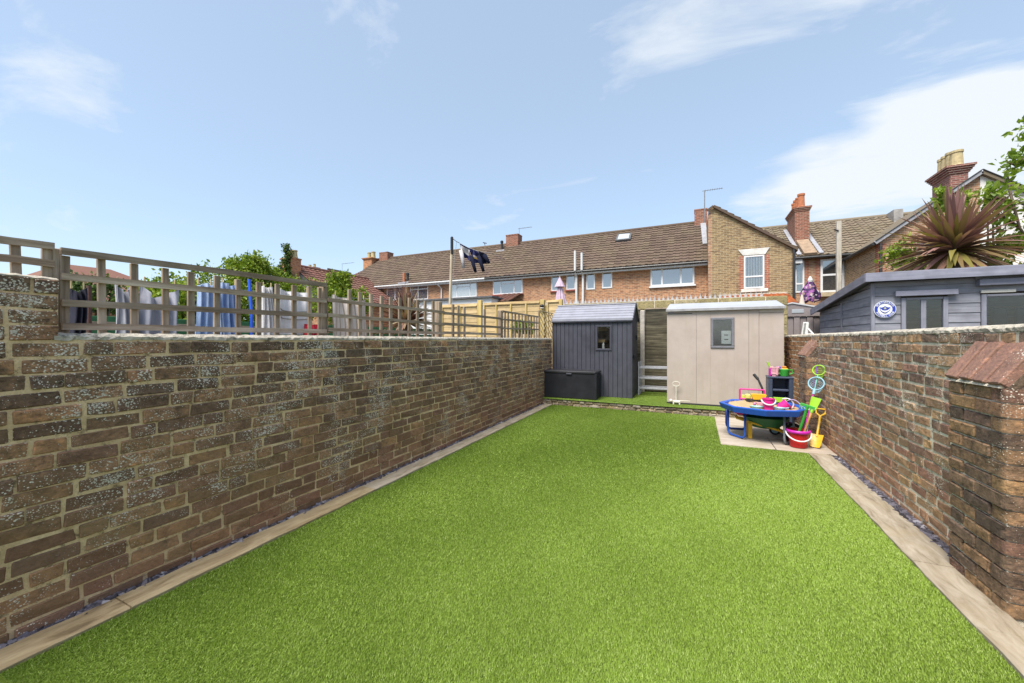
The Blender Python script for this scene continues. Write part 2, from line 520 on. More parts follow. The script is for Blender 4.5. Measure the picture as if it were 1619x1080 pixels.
# brick shapes, shared by all walls
def brick_variants(L, n, depth=0.06, h=0.065):
    out = []
    for i in range(n):
        m = MB().cbox(-L/2, L/2, -depth, 0, -h/2, h/2, 0.0050, 0.0046, rng)
        me = bpy.data.meshes.new('brick')
        me.from_pydata(m.v, [], m.f)
        out.append((me, np.array(m.v), m.f))
    return out
STRETCH = brick_variants(0.219, 14)
HEADER = brick_variants(0.106, 10)
THREEQ = brick_variants(0.155, 6)
_matted = {}
def with_mat(var, mat):
    """the same brick meshes with another material"""
    k = (id(var), mat.name)
    if k not in _matted:
        L = []
        for me, v, f in var:
            m2 = me.copy(); m2.materials.append(mat); L.append((m2, v, f))
        _matted[k] = L
    return _matted[k]

def brick_face(parent, P0, tang, norm, length, z0, rows, mat, pat, limit=300, course=0.0757, skip=None, name='brick', matfn=None, tight=1.0, proud=(.004,.010)):
    """lays the bricks of one wall face; the largest in view become parts, the rest one mass"""
    tang = Vector((*tang, 0)).normalized(); norm = Vector((*norm, 0)).normalized()
    ang = math.atan2(tang.y, tang.x)
    todo = []
    for r in range(rows):
        seq = pat(r)
        s = seq[0]; i = 0
        while s < length:
            kind = seq[1][i % len(seq[1])]; i += 1
            L = {'S': 0.219, 'H': 0.106, 'T': 0.155}[kind]
            jo = rng.uniform(0.008, 0.016)
            sx_ = 1.0
            a_, b_ = max(s, 0.0), min(s+L, length)
            if b_-a_ < 0.03:
                s += L+jo
                continue
            sx_ = (b_-a_)/L*(1-(1-tight)*.6); sc = (a_+b_)/2
            zc = z0 + (r+0.5)*course + rng.uniform(-.0025, .0025)
            s += L + jo
            if skip and skip(sc, zc): continue
            w = Vector((P0[0], P0[1], 0)) + tang*sc + norm*rng.uniform(*proud) + Vector((0, 0, zc))
            q = project(w)
            size = 0
            if q and -20 < q[0] < 1640 and -20 < q[1] < 1100: size = L/q[2]
            todo.append((size, kind, w, sc, sx_))
    todo.sort(key=lambda a: -a[0])
    rest_v, rest_f, rest_r = [], [], []; nv = 0
    M = Matrix.Rotation(ang, 4, 'Z')
    flip = tang.cross(Vector((0,0,1))).dot(norm) > 0     # local -y must be inwards
    for k, (size, kind, w, sc, sx_) in enumerate(todo):
        mm = matfn(sc) if matfn else mat
        var = with_mat({'S': STRETCH, 'H': HEADER, 'T': THREEQ}[kind], mm)
        me, v, f = rng.choice(var)
        a = ang + (math.pi if flip else 0) + rng.uniform(-.007, .007)
        if k < limit and size > 0:
            o = bpy.data.objects.new(name, me)
            place(o, w, parent)
            o.rotation_euler = (rng.uniform(-.006, .006), rng.uniform(-.006, .006), a); o.scale = (sx_, 1, tight)
        else:
            c_, s_ = math.cos(a), math.sin(a)
            vx = v[:,0]*sx_; x = vx*c_ - v[:,1]*s_ + w.x; y = vx*s_ + v[:,1]*c_ + w.y; z = v[:,2]*tight + w.z
            rest_v.append(np.stack([x, y, z], 1)); rest_f += [tuple(i+nv for i in q) for q in f]
            rest_r += [rng.random()]*len(f); nv += len(v)
    if rest_v:
        V = np.concatenate(rest_v)
        me = bpy.data.meshes.new('brickwork')
        c = V.mean(0)
        me.from_pydata((V-c).tolist(), [], rest_f)
        me.materials.append(mat); set_rnd(me, rest_r)
        o = bpy.data.objects.new('brickwork', me); o['kind'] = 'stuff'
        place(o, c, parent)

def cap_strip(parent, P0, tang, norm, s0, s1, n0, n1, z0, z1, mat, seg=0.025, name='capping'):
    """rough cement capping: an uneven rounded strip"""
    tang = Vector((*tang, 0)).normalized(); norm = Vector((*norm, 0)).normalized()
    n = max(4, int((s1-s0)/seg)); r2 = random.Random(5)
    prof = [(n1, z0), (n1, z0+(z1-z0)*.55), (n1-.02, z1), ((n0+n1)/2, z1+.006), (n0+.02, z1), (n0, z0)]
    jit = [[(r2.uniform(-.004,.004), r2.uniform(-.004,.004)) for _ in prof] for _ in range(n+1)]
    def fn(u, v):
        i = round(u*n); j = round(v*(len(prof)-1)); pn, pz = prof[j]; a, b = jit[i][j]
        p = Vector((P0[0], P0[1], 0)) + tang*(s0+(s1-s0)*u) + norm*(pn+a) + Vector((0,0,pz+b))
        return tuple(p)
    return MB().grid(fn, n, len(prof)-1).build(name, mat, parent, smooth=False, fixn=True)

# ------------------------------------------------------------------ ground
M_ground = mottled('garden_earth', (0.11, 0.10, 0.07), 0.4, 0.6, 0.95)
tag(MB().add([(-900,-900,-.05),(900,-900,-.05),(900,900,-.05),(-900,900,-.05)], [(0,1,2,3)]).build('ground', M_ground), 'bare ground reaching away under the gardens and houses', None, None, 'structure')

# lawn: backing sheet + blades
n = NB('turf_backing', 0.95, 0.1)
n.color(n.ramp(n.noise(n.pos(), 60, 4, 0.7), [(0.3, (0.045, 0.07, 0.010)), (0.7, (0.11, 0.16, 0.022))]))
M_turf = n.m
LX = lambda y: -2.545 - 0.0185*(y-1.0)          # left edge of the lawn
RX = lambda y: 1.172 + 0.010*(y-1.0)            # right edge
YB = 7.655
lawn = MB().add([(LX(-.6),-.6,.004),(RX(-.6),-.6,.004),(RX(5.67),5.67,.004),(.305,5.67,.004),(.325,YB,.004),(LX(YB),YB,.004)], [(0,1,2,3,4,5)]).build('lawn', M_turf)
tag(lawn, 'bright green artificial lawn filling the garden', None, None, 'structure')

def grass_blades(name, region_fn, N, seed, hmin, hmax, wfun, mat):
    g = np.random.default_rng(seed)
    x, y = region_fn(g, N)
    N = len(x)
    d = np.hypot(x, y)
    # pile leans in wandering directions and lies flatter in trodden patches
    f1 = np.sin(1.9*x+0.6*np.sin(1.3*y)) + np.sin(1.5*y+1.1+0.8*np.sin(2.1*x)) + .7*np.sin(4.3*x-3.1*y) + .5*np.sin(7.1*x+5.3*y+1)
    a0 = 1.1*np.sin(0.9*x+.5)+1.3*np.sin(.8*y)
    ang = a0 + g.normal(0, 1.15, N)
    L = g.uniform(hmin, hmax, N)*(1+.12*f1/2)
    tilt = np.clip(g.normal(.68, .30, N) + .19*f1, .05, 1.35)
    w = wfun(d)*g.uniform(.7, 1.3, N)
    ux, uy = np.cos(ang), np.sin(ang)
    tw = ang + np.pi/2 + g.normal(0, .5, N)
    px, py = np.cos(tw)*w/2, np.sin(tw)*w/2
    z0 = region_fn.z
    V = np.empty((N, 3, 3), np.float32)
    lx, lz = np.sin(tilt)*L, np.cos(tilt)*L
    V[:,0] = np.stack([x-px, y-py, np.full(N, z0)], 1)
    V[:,1] = np.stack([x+px, y+py, np.full(N, z0)], 1)
    V[:,2] = np.stack([x+ux*lx, y+uy*lx, z0+lz], 1)
    me = bpy.data.meshes.new(name)
    me.vertices.add(N*3); me.vertices.foreach_set('co', V.ravel())
    me.loops.add(N*3); me.loops.foreach_set('vertex_index', np.arange(N*3, dtype=np.int32))
    me.polygons.add(N); me.polygons.foreach_set('loop_start', np.arange(N, dtype=np.int32)*3)
    me.update(calc_edges=True)
    r = np.clip(g.beta(2, 2, N) , 0, 1)
    set_rnd(me, r)
    me.materials.append(mat)
    o = bpy.data.objects.new(name, me)
    return place(o, (0,0,0))

def grass_mat(name, stops):
    n = NB(name, 0.75, 0.12)
    r = n.attr('rnd')
    c = n.ramp(r, stops)
    n.color(c)
    tr = n.n('ShaderNodeBsdfTranslucent'); n.set(tr.inputs[0], c)
    mx = n.n('ShaderNodeMixShader'); mx.inputs[0].default_value = 0.3
    out = n.t.nodes['Material Output']
    n.t.links.new(n.b.outputs[0], mx.inputs[1]); n.t.links.new(tr.outputs[0], mx.inputs[2]); n.t.links.new(mx.outputs[0], out.inputs[0])
    return n.m
M_blade = grass_mat('artificial_grass_blade', [(0.0, (0.085, 0.14, 0.015)), (0.4, (0.225, 0.33, 0.042)), (0.75, (0.345, 0.47, 0.095)), (1.0, (0.54, 0.62, 0.26))])

def lawn_pts(g, N):
    # closer pile near the camera
    y = .55 + (YB-.55)*g.random(N)**1.75
    x = g.uniform(-2.75, 1.3, N)
    ed = g.normal(0, .004, N)
    ok = (x > LX(y)+.004+ed) & (x < RX(y)-.004+ed) & ~((y > 5.665) & (x > .305+(y-5.67)*.01)) & (y < YB-.01)
    return x[ok], y[ok]
lawn_pts.z = .004
tag(grass_blades('grass', lawn_pts, 1750000, 3, .008, .016, lambda d: np.clip(.0012*d, .0024, .0068), M_blade),
    'short green artificial grass pile covering the lawn', 'grass', None, 'stuff')

# ------------------------------------------------------------------ edgings, slate, patio
def stone_mat(name, c1, c2, streak, ax_=1):
    n = NB(name, 0.85, 0.2)
    p = n.pos()
    sc = [16, 16, 16]; sc[ax_] = 3.2
    g = n.noise(n.map(p, sc), 1.0, 7, 0.68, 0.8)
    c = n.ramp(g, [(0.25, streak), (0.42, c1), (0.62, c2), (0.8, tuple(min(1, x*1.15) for x in c2))])
    b = n.noise(p, 3.0, 5, 0.65)
    c = n.mix(n.ramp(b, [(0.5, 0.0), (0.72, 0.5)]), c, (0.30, 0.23, 0.13))
    n.color(c); n.bump(g, 0.5, 0.006)
    return n.m
M_kerb = stone_mat('riven_sandstone', (0.27, 0.22, 0.155), (0.38, 0.325, 0.25), (0.11, 0.085, 0.055))
M_sleeper = stone_mat('weathered_timber_edging', (0.26, 0.19, 0.105), (0.40, 0.31, 0.185), (0.08, 0.055, 0.03))
M_patio = stone_mat('pale_patio_stone', (0.36, 0.30, 0.235), (0.46, 0.40, 0.33), (0.24, 0.19, 0.13), 0)

def edging(name, label, segs, xin, xout, mat, zt=.022):
    e = empty(name, ((xin(3)+xout(3))/2, 3, 0), label, 'edging')
    r2 = random.Random(8)
    for (a, b, m) in segs:
        a += .0025; b -= .0025
        k = max(2, int((b-a)/.12))
        j = [(r2.uniform(-.004,.004), r2.uniform(-.004,.004), r2.uniform(-.003,.003)) for _ in range(k+1)]
        mb = MB()
        V = []; Fc = []
        for i in range(k+1):
            y = a+(b-a)*i/k; x0, x1 = xin(y)+j[i][0], xout(y)+j[i][1]; z = zt+j[i][2]
            V += [(x0, y, -.03), (x0, y, z-.004), (x0+.005, y, z), (x1-.005, y, z), (x1, y, z-.004), (x1, y, -.03)]
        for i in range(k):
            for q in range(5):
                Fc.append((i*6+q, i*6+q+1, i*6+6+q+1, i*6+6+q))
        Fc.append(tuple(range(6))); Fc.append(tuple(k*6+q for q in range(6)))
        mb.add(V, Fc).build('edging_stone', m or mat, e, fixn=True)
    return e
edging('stone_edging', 'long narrow stone edging between the lichened brick wall and the lawn',
       [(-.6, .95, M_sleeper), (.95, 2.62, M_sleeper), (2.62, 3.3, None), (3.3, 3.9, None), (3.9, 4.55, None), (4.55, 5.2, None), (5.2, 5.8, None), (5.8, 6.4, None), (6.4, 7.05, None), (7.05, 7.64, None)],
       lambda y: LX(y)-.172, lambda y: LX(y), M_kerb)
edging('stone_edging', 'short wide stone edging running from the toy corner to the brick buttress',
       [(-.6, 1.3, None), (1.3, 1.95, None), (1.95, 2.55, None), (2.55, 3.15, None), (3.15, 3.8, None), (3.8, 4.4, None), (4.4, 5.05, None), (5.05, 5.66, None)],
       lambda y: RX(y), lambda y: 1.385 if y < 3.25 else 1.432, M_kerb)

n = NB('purple_slate', .55, .4)
n.color(n.ramp(n.attr('rnd'), [(0.0, (0.03,0.027,0.032)), (0.5, (0.095,0.085,0.105)), (0.85, (0.15,0.135,0.16)), (1.0, (0.36,0.34,0.36))]))
M_slate = n.m
def chippings(name, label, N, fx, y0, y1, seed):
    g = random.Random(seed); mb = MB()
    for i in range(N):
        y = g.uniform(y0, y1); x = fx(y, g)
        a = g.uniform(0, 6.28); L = g.uniform(.012, .032); W = L*g.uniform(.4, .9); t = g.uniform(.003, .008)
        tl = g.uniform(-.5, .5); tl2 = g.uniform(-.5, .5)
        u = Vector((math.cos(a), math.sin(a), tl)).normalized()*L
        v = Vector((-math.sin(a), math.cos(a), tl2)).normalized()*W
        mb.obox((x, y, g.uniform(-.008, .012)), u, v, u.cross(v).normalized()*t)
    o = mb.build(name, M_slate)
    set_rnd(o.data, np.repeat([g.random() for _ in range(N)], 6))
    return tag(o, label, 'slate', None, 'stuff')
WX = lambda y: -2.765 - .0185*(y-.8)             # face of the lichened wall
chippings('slate_chippings', 'purple slate chippings along the foot of the lichened wall', 2600, lambda y, g: g.uniform(WX(y)-.01, LX(y)-.165), .3, 7.6, 4)
chippings('slate_chippings', 'purple slate chippings in the gap beside the buttressed wall', 1500, lambda y, g: g.uniform(1.43, 1.52), 3.22, 5.65, 5)

pat = empty('patio', (.9, 6.6, 0), 'pale stone patio slabs under the toys', None, None, 'structure')
for (x0, x1, y0, y1) in [(.305,.90,5.67,6.3),(.905,1.52,5.67,6.3),(.308,.72,6.305,7.0),(.725,1.52,6.305,7.0),(.312,.98,7.005,7.66),(.985,1.52,7.005,7.66)]:
    MB().cbox(x0+.003, x1-.003, y0+.003, y1-.003, -.03, .018+rng.uniform(-.002,.002), .005, .001, rng).build('slab', M_patio, pat)

# ------------------------------------------------------------------ raised strip at the end, with its stone edge
M_green_matting = mottled('flat_green_matting', (0.13, 0.20, 0.03), 0.22, 18, 0.9, bump=0.5)
step = empty('raised_strip', (-.7, 8.5, 0), 'raised strip of green matting behind the stone step', None, None, 'structure')
MB().box(-3.0, 1.5, 7.70, 9.6, -.04, .120).build('core', M_mortar, step)
MB().cbox(-2.93, 1.5, 7.655, 9.6, .122, .136, .005).build('matting', M_green_matting, step)
def mat_pts(g, N):
    x = g.uniform(-2.9, 1.45, N); y = g.uniform(7.66, 9.5, N); return x, y
mat_pts.z = .135
M_blade2 = grass_mat('matting_pile', [(0.0, (0.10, 0.15, 0.02)), (0.5, (0.17, 0.24, 0.035)), (1.0, (0.26, 0.33, 0.07))])
o = grass_blades('matting_pile', mat_pts, 90000, 9, .006, .012, lambda d: np.full_like(d, .007), M_blade2)
o.parent = step; o.location = -WL[step.name]; o['kind'] = 'stuff'
M_stepstone = brick_mat('mossy_step_stone', [(0.0, (0.10, 0.08, 0.06)), (0.3, (0.42, 0.38, 0.31)), (0.5, (0.15, 0.12, 0.07)), (0.75, (0.33, 0.28, 0.21)), (1.0, (0.19, 0.17, 0.07))], 0.6, lichen=0.2)
edge = empty('stone_step', (-.7, 7.66, 0), 'low mossy stone step along the far end of the lawn', 'step')
for row in range(2):
    x = -2.94
    while x < 1.48:
        L = rng.uniform(.07, .2); h0 = -.01+row*.066
        d = rng.uniform(0, .018)
        MB().cbox(x, min(x+L, 1.49), 7.664+d, 7.72, h0+.004, h0+rng.uniform(.052, .063), .011, .006, rng).build('stone', M_stepstone, edge)
        x += L + rng.uniform(.008, .018)

# ------------------------------------------------------------------ the lichened wall with its raised end
def bond_left(r):
    o_ = [0.0, -.11, -.06, .05][r % 4] + rng.uniform(-.02, .02)
    return (o_, ['S']) if r % 2 == 0 else (o_-.12, ['H', 'S'])
tl = Vector((-.0185, 1, 0)).normalized()
nl = Vector((1, .0185, 0)).normalized()
Y0L = -1.0
P0L = (WX(Y0L), Y0L)
lw = empty('brick_wall', (WX(3.6)-.11, 3.6, 0), 'long dark brick garden wall speckled with white lichen, trellis on top', 'brick wall')
def wall_core(parent, P0, tang, norm, s0, s1, thick, z0, z1, mat):
    t = Vector((*tang[:2], 0)); n_ = Vector((*norm[:2], 0))
    a = Vector((P0[0], P0[1], 0)) + t*((s0+s1)/2) - n_*(thick/2) + Vector((0,0,(z0+z1)/2))
    MB().obox(a, t*((s1-s0)/2), n_*(-thick/2), Vector((0,0,(z1-z0)/2))).build('mortar_core', mat, parent, fixn=True)
wall_core(lw, P0L, tl, nl, 0, 9.3, .215, -.04, 1.362, M_mortar)
brick_face(lw, P0L, tl[:2], nl[:2], 9.3, -.018, 18, M_brick_old, bond_left, 280)
cap_strip(lw, P0L, tl[:2], nl[:2], 1.75, 9.3, -.215, .006, 1.352, 1.383, M_render)
rp = lw
wall_core(rp, P0L, tl, nl, 0, 1.765, .215, 1.36, 1.640, M_mortar)
brick_face(rp, P0L, tl[:2], nl[:2], 1.765, 1.3468, 4, M_brick_old, bond_left, 20, course=.0735)
cap_strip(rp, P0L, tl[:2], nl[:2], 0, 1.765, -.215, .006, 1.632, 1.652, M_render)

# ------------------------------------------------------------------ the wall with the buttresses
XR = 1.5
def bond_right(r):
    o_ = [0.0, -.17, -.06, -.11, .03][r % 5] + rng.uniform(-.03, .03)
    return [(o_, ['S', 'H']), (o_, ['S', 'S', 'H', 'S']), (o_, ['H', 'S', 'H']), (o_, ['S', 'T', 'S', 'H'])][r % 4]
rw = empty('brick_wall', (XR+.11, 4.5, 0), 'brown stock brick garden wall with two sloping buttresses', 'brick wall')
tr_ = Vector((0, 1, 0)); nr_ = Vector((-1, 0, 0))
wall_core(rw, (XR, -.6), tr_, nr_, 0, 9.2, .215, -.04, 1.405, M_mortar_grey)
brick_face(rw, (XR, -.6), (0,1), (-1,0), 7.35, -.02, 19, M_brick_right, bond_right, 230, course=.0748, tight=.93, proud=(.004,.009),
           skip=lambda s, z: 3.36 < s < 3.79 and z < 1.1)
brick_face(rw, (XR, 6.76), (0,1), (-1,0), 1.84, -.02, 19, M_brick_orange, bond_right, 60, course=.0748, tight=.94, proud=(.004,.009))
cap_strip(rw, (XR, -.6), (0,1), (-1,0), 0, 9.2, -.215, .008, 1.398, 1.432, M_render)

def buttress(label, y0, y1, xf, ztop, courses, limit):
    """a pier against the wall, its head sloped with brick on edge"""
    b = empty('buttress', (XR-.06, (y0+y1)/2, 0), label, 'buttress')
    w = XR - xf
    MB().box(xf+.012, XR+.02, y0+.012, y1-.01, -.04, ztop-.005).build('mortar_core', M_mortar_grey, b)
    ch = ztop/courses
    for r in range(courses):
        z0, z1 = r*ch+.005, (r+1)*ch-.005
        cuts = [y0, y0+.225, y0+.225+.225, y1] if r % 2 else [y0, y0+.105, y0+.335, y1]
        cuts = [c for c in cuts if c < y1-.05] + [y1]
        for k in range(len(cuts)-1):
            a, c = cuts[k]+(0 if k == 0 else .006), cuts[k+1]-.006
            rb = .03 if k == 0 else .007
            d = rng.uniform(-.004, .004)
            m = MB()
            if k == 0:       # bullnosed corner brick
                x0 = xf+d; n_ = 6
                prof = [(XR+.01, a)] + [(x0+rb-rb*math.sin(t*math.pi/2/n_), a+rb-rb*math.cos(t*math.pi/2/n_)) for t in range(n_+1)] + [(x0, c), (XR+.01, c)]
                m.prism([(p[0], p[1], z0+rng.uniform(0,.002)) for p in prof], (0, 0, z1-z0))
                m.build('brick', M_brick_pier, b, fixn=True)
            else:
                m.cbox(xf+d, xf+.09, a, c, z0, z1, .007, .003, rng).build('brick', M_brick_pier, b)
    # sloping head: bricks on edge side by side
    n_ = max(3, round((y1-y0)/.117)); wd = (y1-y0)/n_
    up = Vector((XR+.01 - xf, 0, .215)); up.normalize(); side = Vector((0,1,0)); out = up.cross(side)
    if out.x > 0: out = -out
    Ls = .245
    MB().prism([(xf-.010, y0+.026, ztop-.002), (XR+.02, y0+.026, ztop-.006), (XR+.02, y0+.026, ztop+.238)], (0, y1-y0-.032, 0)).build('mortar_bed', M_mortar_grey, b, fixn=True)
    MB().prism([(xf+.01, y0+.004, ztop-.004), (XR+.02, y0+.004, ztop-.004), (XR+.02, y0+.004, ztop+.19)], (0, .02, 0)).build('head_end', M_brick_dark, b, fixn=True)  # near end plate, its shade carried by the dark brick colour
    for i in range(n_):
        yc = y0+(i+.5)*wd
        cc = Vector((xf-.006, yc, ztop+.012)) + up*(Ls/2) + out*rng.uniform(-.003,.003)
        m = MB().cbox(-Ls/2, Ls/2, -wd/2+.008, wd/2-.008, -.05, .018, .006, .004, rng)
        MB().add([cc + up*x + side*y + out*z for x,y,z in m.v], m.f).build('coping_brick', M_coping, b, fixn=True)
    # cement fillet along the top
    r3 = random.Random(3); N = 12
    MB().grid(lambda u, v: (XR-.012+v*.02+r3.uniform(-.004,.004), y0+(y1-y0)*u, ztop+.19+v*.035+r3.uniform(-.006,.006)), N, 2).build('cement_fillet', M_render, b, fixn=True)
    return b
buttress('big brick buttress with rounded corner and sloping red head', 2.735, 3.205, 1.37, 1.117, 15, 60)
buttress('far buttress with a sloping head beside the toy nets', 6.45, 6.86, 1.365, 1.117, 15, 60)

# ------------------------------------------------------------------ trellis on the wall
W1, W2 = (0.27, 0.20, 0.14), (0.50, 0.41, 0.32)
M_old_y = wood('weathered_batten_along', W1, W2, 1)
M_old_z = wood('weathered_batten_upright', W1, W2, 2)
M_old_x = wood('weathered_batten_across', W1, W2, 0)
TX = -2.955                                     # plane of the trellis
def tpt(px, py, dx=0.0):
    p = at(px, py, X=TX); return Vector((TX+dx, p.y, p.z))
def trellis(label, rails, uprights, wr, wu, post=None, zb=1.386):
    """rails: [(px0,py0,px1,py1)], uprights: [(px, py_top)]"""
    ps = [tpt(rails[0][0], rails[0][1]), tpt(rails[0][2], rails[0][3])]
    t = empty('trellis', (TX, (ps[0].y+ps[1].y)/2, zb), label, 'trellis', 'trellis panels along the garden wall')
    for (a, b, c, d) in rails:
        p, q = tpt(a, b, .012), tpt(c, d, .012)
        N = 4; pts = [p.lerp(q, i/N) + Vector((rng.uniform(-.002,.002), 0, rng.uniform(-.003,.003) if 0 < i < N else 0)) for i in range(N+1)]
        m = MB(); V = []; Fc = []
        for i, k in enumerate(pts):
            for (dx_, dz) in ((-.011,-wr/2),(.011,-wr/2),(.011,wr/2),(-.011,wr/2)): V.append(k+Vector((dx_,0,dz)))
        for i in range(N):
            for k in range(4): Fc.append((i*4+k, i*4+(k+1)%4, i*4+4+(k+1)%4, i*4+4+k))
        Fc += [(0,1,2,3), tuple(N*4+k for k in range(4))]
        m.add(V, Fc).build('rail', M_old_y, t, fixn=True)
    for (px, py) in uprights:
        p = tpt(px, py, -.010)
        lean = rng.uniform(-.006, .006)
        MB().beam((p.x, p.y, zb), (p.x, p.y+lean, p.z), wu*rng.uniform(.9,1.1), .02, up=(1,0,0), b=.002).build('upright', M_old_z, t)
    if post:
        for (px, py, w) in post:
            p = tpt(px, py, -.03)
            MB().cbox(p.x-w/2, p.x+w/2, p.y-w/2, p.y+w/2, zb-.0, p.z, .004).build('post', M_old_z, t)
    return t
Y93 = 93
trellis('high trellis piece on the raised end of the brick wall', [(-60,371,84,390), (-60,401,84,418), (-60,438,84,446)], [(-40,378), (27,386), (75,392)], .034, .036, zb=1.655)
trellis('large square trellis with three rails in front of the jeans', [(94,397,514,451), (95,437,514,476), (96,479,514,499), (96,516,514,524)],
        [(102,404), (163,410), (214,417), (263,424), (303,430), (344,436), (378,442), (410,446), (439,449), (466,451), (491,453), (507,455)], .035, .034, post=[(89,392,.045)])
trellis('grey trellis with pointed uprights in front of the cordyline and striped towel', [(517,474,701,494), (517,498,701,513), (517,521,701,527)],
        [(553.7,458), (570.4,462), (588,465), (604,468), (619,470), (633.4,471), (648,471), (661,474), (673.6,476), (686,476)], .032, .038, post=[(515.5,452,.055), (696,477,.075)])
trellis('thin broken trellis with gaps in front of the yellow fence panels', [(701,495,793,504), (701,512,793,518), (701,526,793,529)],
        [(717,481), (726,483), (735,485), (767,489)], .034, .045)
trellis('close trellis with many uprights beside the diamond lattice', [(793,492,850,501), (793,505,850,511), (793,519,850,521)],
        [(799,493), (804,494), (810,495), (815.5,495.5), (821,496), (826,497), (831,498), (836,499), (840.5,499.5), (845,500), (849,501)], .03, .042, post=[(793,491,.08)])
# diamond lattice
dl = empty('diamond_lattice', (TX, 8.0, 1.39), 'tan diamond lattice panel between the trellis and the dark shed', 'trellis')
ya, yb = ay(852, TX), ay(874, TX)
za, zb_ = az(852, 491, ya), az(870, 496, yb)
M_cane_y = wood('cane_lattice', (0.42, 0.32, 0.18), (0.55, 0.44, 0.27), 1)
k = 0
yy = ya - .8
while yy < yb:
    for sgn in (1, -1):
        # strips clipped to the panel
        pts = []
        for i in range(41):
            z = 1.39 + (za-1.39)*i/40
            y = yy + (z-1.39)*sgn*1.3 + (0.8 if sgn < 0 else 0)
            if ya <= y <= yb and z <= za + (zb_-za)*(y-ya)/(yb-ya): pts.append((TX+.006*sgn, y, z))
        if len(pts) > 3:
            MB().beam(pts[0], pts[-1], .009, .012, up=(1,0,0), b=.001).build('strip', M_cane_y, dl)
    yy += .17
MB().beam((TX, ya, za), (TX, yb, zb_), .03, .02, b=.002).build('rail', M_cane_y, dl)
MB().beam((TX, ya, 1.39), (TX, ya, za), .025, .02, up=(1,0,0), b=.002).build('frame', M_old_z, dl)

# ------------------------------------------------------------------ laundry on the line next door
def cloth_mat(name, c, var=0.12, weave=220, stripe=None, fade=None):
    n = NB(name, 0.9, 0.1)
    p = n.pos()
    f = n.noise(p, 9, 4, 0.6)
    cc = n.ramp(f, [(0.3, tuple(x*(1-var) for x in c)), (0.7, tuple(min(1, x*(1+var)) for x in c))])
    if fade:
        g = n.noise(n.map(p, (3, 3, 1)), 2.2, 3)
        cc = n.mix(n.ramp(g, [(0.45, 0.0), (0.65, 0.8)]), cc, fade)
    if stripe:
        w = n.n('ShaderNodeTexWave'); w.wave_type = 'BANDS'; w.bands_direction = stripe[2]
        n.set(w.inputs['Vector'], p); w.inputs['Scale'].default_value = stripe[1]
        cc = n.mix(n.ramp(w.outputs['Fac'], [(0.82, 0.0), (0.93, 1.0)]), cc, stripe[0])
    n.color(cc); n.bump(n.noise(p, weave, 2), 0.3, 0.002)
    return n.m
LXN = -4.7                                      # the washing line runs along the neighbour's garden
M_line = plastic('washing_line_cord', (0.30, 0.32, 0.33), 0.6)
M_peg = wood('peg_wood', (0.55, 0.42, 0.24), (0.66, 0.54, 0.33), 2)
def line_z(y): return 1.84 + .06*(y-1.0)*.75 - .012*math.sin(y*2.1)
ll = [(LXN, y, line_z(y)) for y in np.linspace(-1.0, 6.4, 30)]
tag(MB().tube(ll, .003, 6).build('washing_line', M_line), 'thin washing line strung behind the trellis', 'washing line')
for (px_, w_) in ((141, .022), ):
    y = ay(px_, -6.1); z = az(px_, 452, y)
    tag(MB().tube([(-6.1, y, 0), (-6.1, y, z)], w_, 10).build('line_post', mottled('rusty_post_paint', (0.10,0.05,0.04), .3, 20)), 'thin dark red post beyond the black garment', 'post')

def garment(name, label, px0, px1, ztop, zbot, mat, kind='sheet', seed=0, dx=0.0, flare=0.0, cat='laundry', pegs=True, sag=.03, depth=.05, part=None):
    g = random.Random(seed)
    y0, y1 = ay(px0, LXN), ay(px1, LXN)
    yc, w = (y0+y1)/2, (y1-y0)/2
    zt = line_z(yc) if ztop is None else ztop
    t = empty(name, (LXN, yc, zbot), label, cat, 'laundry on the neighbour line')
    ph = g.uniform(0, 6); f1 = g.uniform(2.2, 3.4)
    def side(sg):
        def fn(u, v):
            s = (u-.5)*2
            top = zt - sag*(1-s*s)*(1+.4*math.sin(5*u+ph)) if kind != 'trouser' else zt - sag*(.5+.5*math.sin(6*u+ph))
            z = top + (zbot-top)*v
            wd = w*(1 + flare*v)
            y = yc + s*wd + .012*math.sin(7*v+ph)
            edge = 1-abs(s)**6
            x = LXN + dx + sg*(.010+depth*.6*edge*min(1, v*2.5)) + depth*(.30+.9*v*.6)*math.sin(f1*math.pi*s+ph+1.2*v) + .35*depth*math.sin(9*s+4*v+ph)
            x += .3*depth*math.sin(2.1*f1*s*math.pi+ph*2)*(1-v)
            return (x, y, z)
        return fn
    m = MB()
    m.grid(side(1), 22, 18); m.grid(side(-1), 22, 18, True)
    m.build('fabric', mat, t, smooth=True)
    if kind == 'trouser':
        MB().grid(lambda u, v: (side(1)(u, v*.07)[0]+.004, side(1)(u, v*.07)[1], side(1)(u, v*.07)[2]), 14, 2).build('waistband', mat, t, smooth=True)
    if part == 'belt':
        mm = cloth_mat('tape_trim', (0.25,0.22,0.19))
        def tape(k):
            return [(lambda q: (q[0]+.006, q[1], q[2]-.03*math.sin(u*3.1)))(side(1)(u, k)) for u in np.linspace(.05,.95,14)]
        for k in (.42, .6): MB().tube(tape(k), .005, 6).build('drawstring', mm, t)
    if pegs:
        for s in (-.8, .8):
            yp = yc + s*w; zp = zt
            MB().cbox(LXN-.006, LXN+.006, yp-.005, yp+.005, zp-.02, zp+.05, .002).build('peg', M_peg, t)
    return t
garment('garment', 'black garment hanging at the near end of the line', 110, 135, 1.80, .9, cloth_mat('black_jersey', (0.035,0.035,0.05)), 'sheet', 1, sag=.05)
garment('shirt', 'pale grey shirt with a white label pegged beside the black garment', 183, 214, 1.87, .8, cloth_mat('pale_grey_jersey', (0.40,0.40,0.44)), 'sheet', 2, sag=.06, flare=.15)
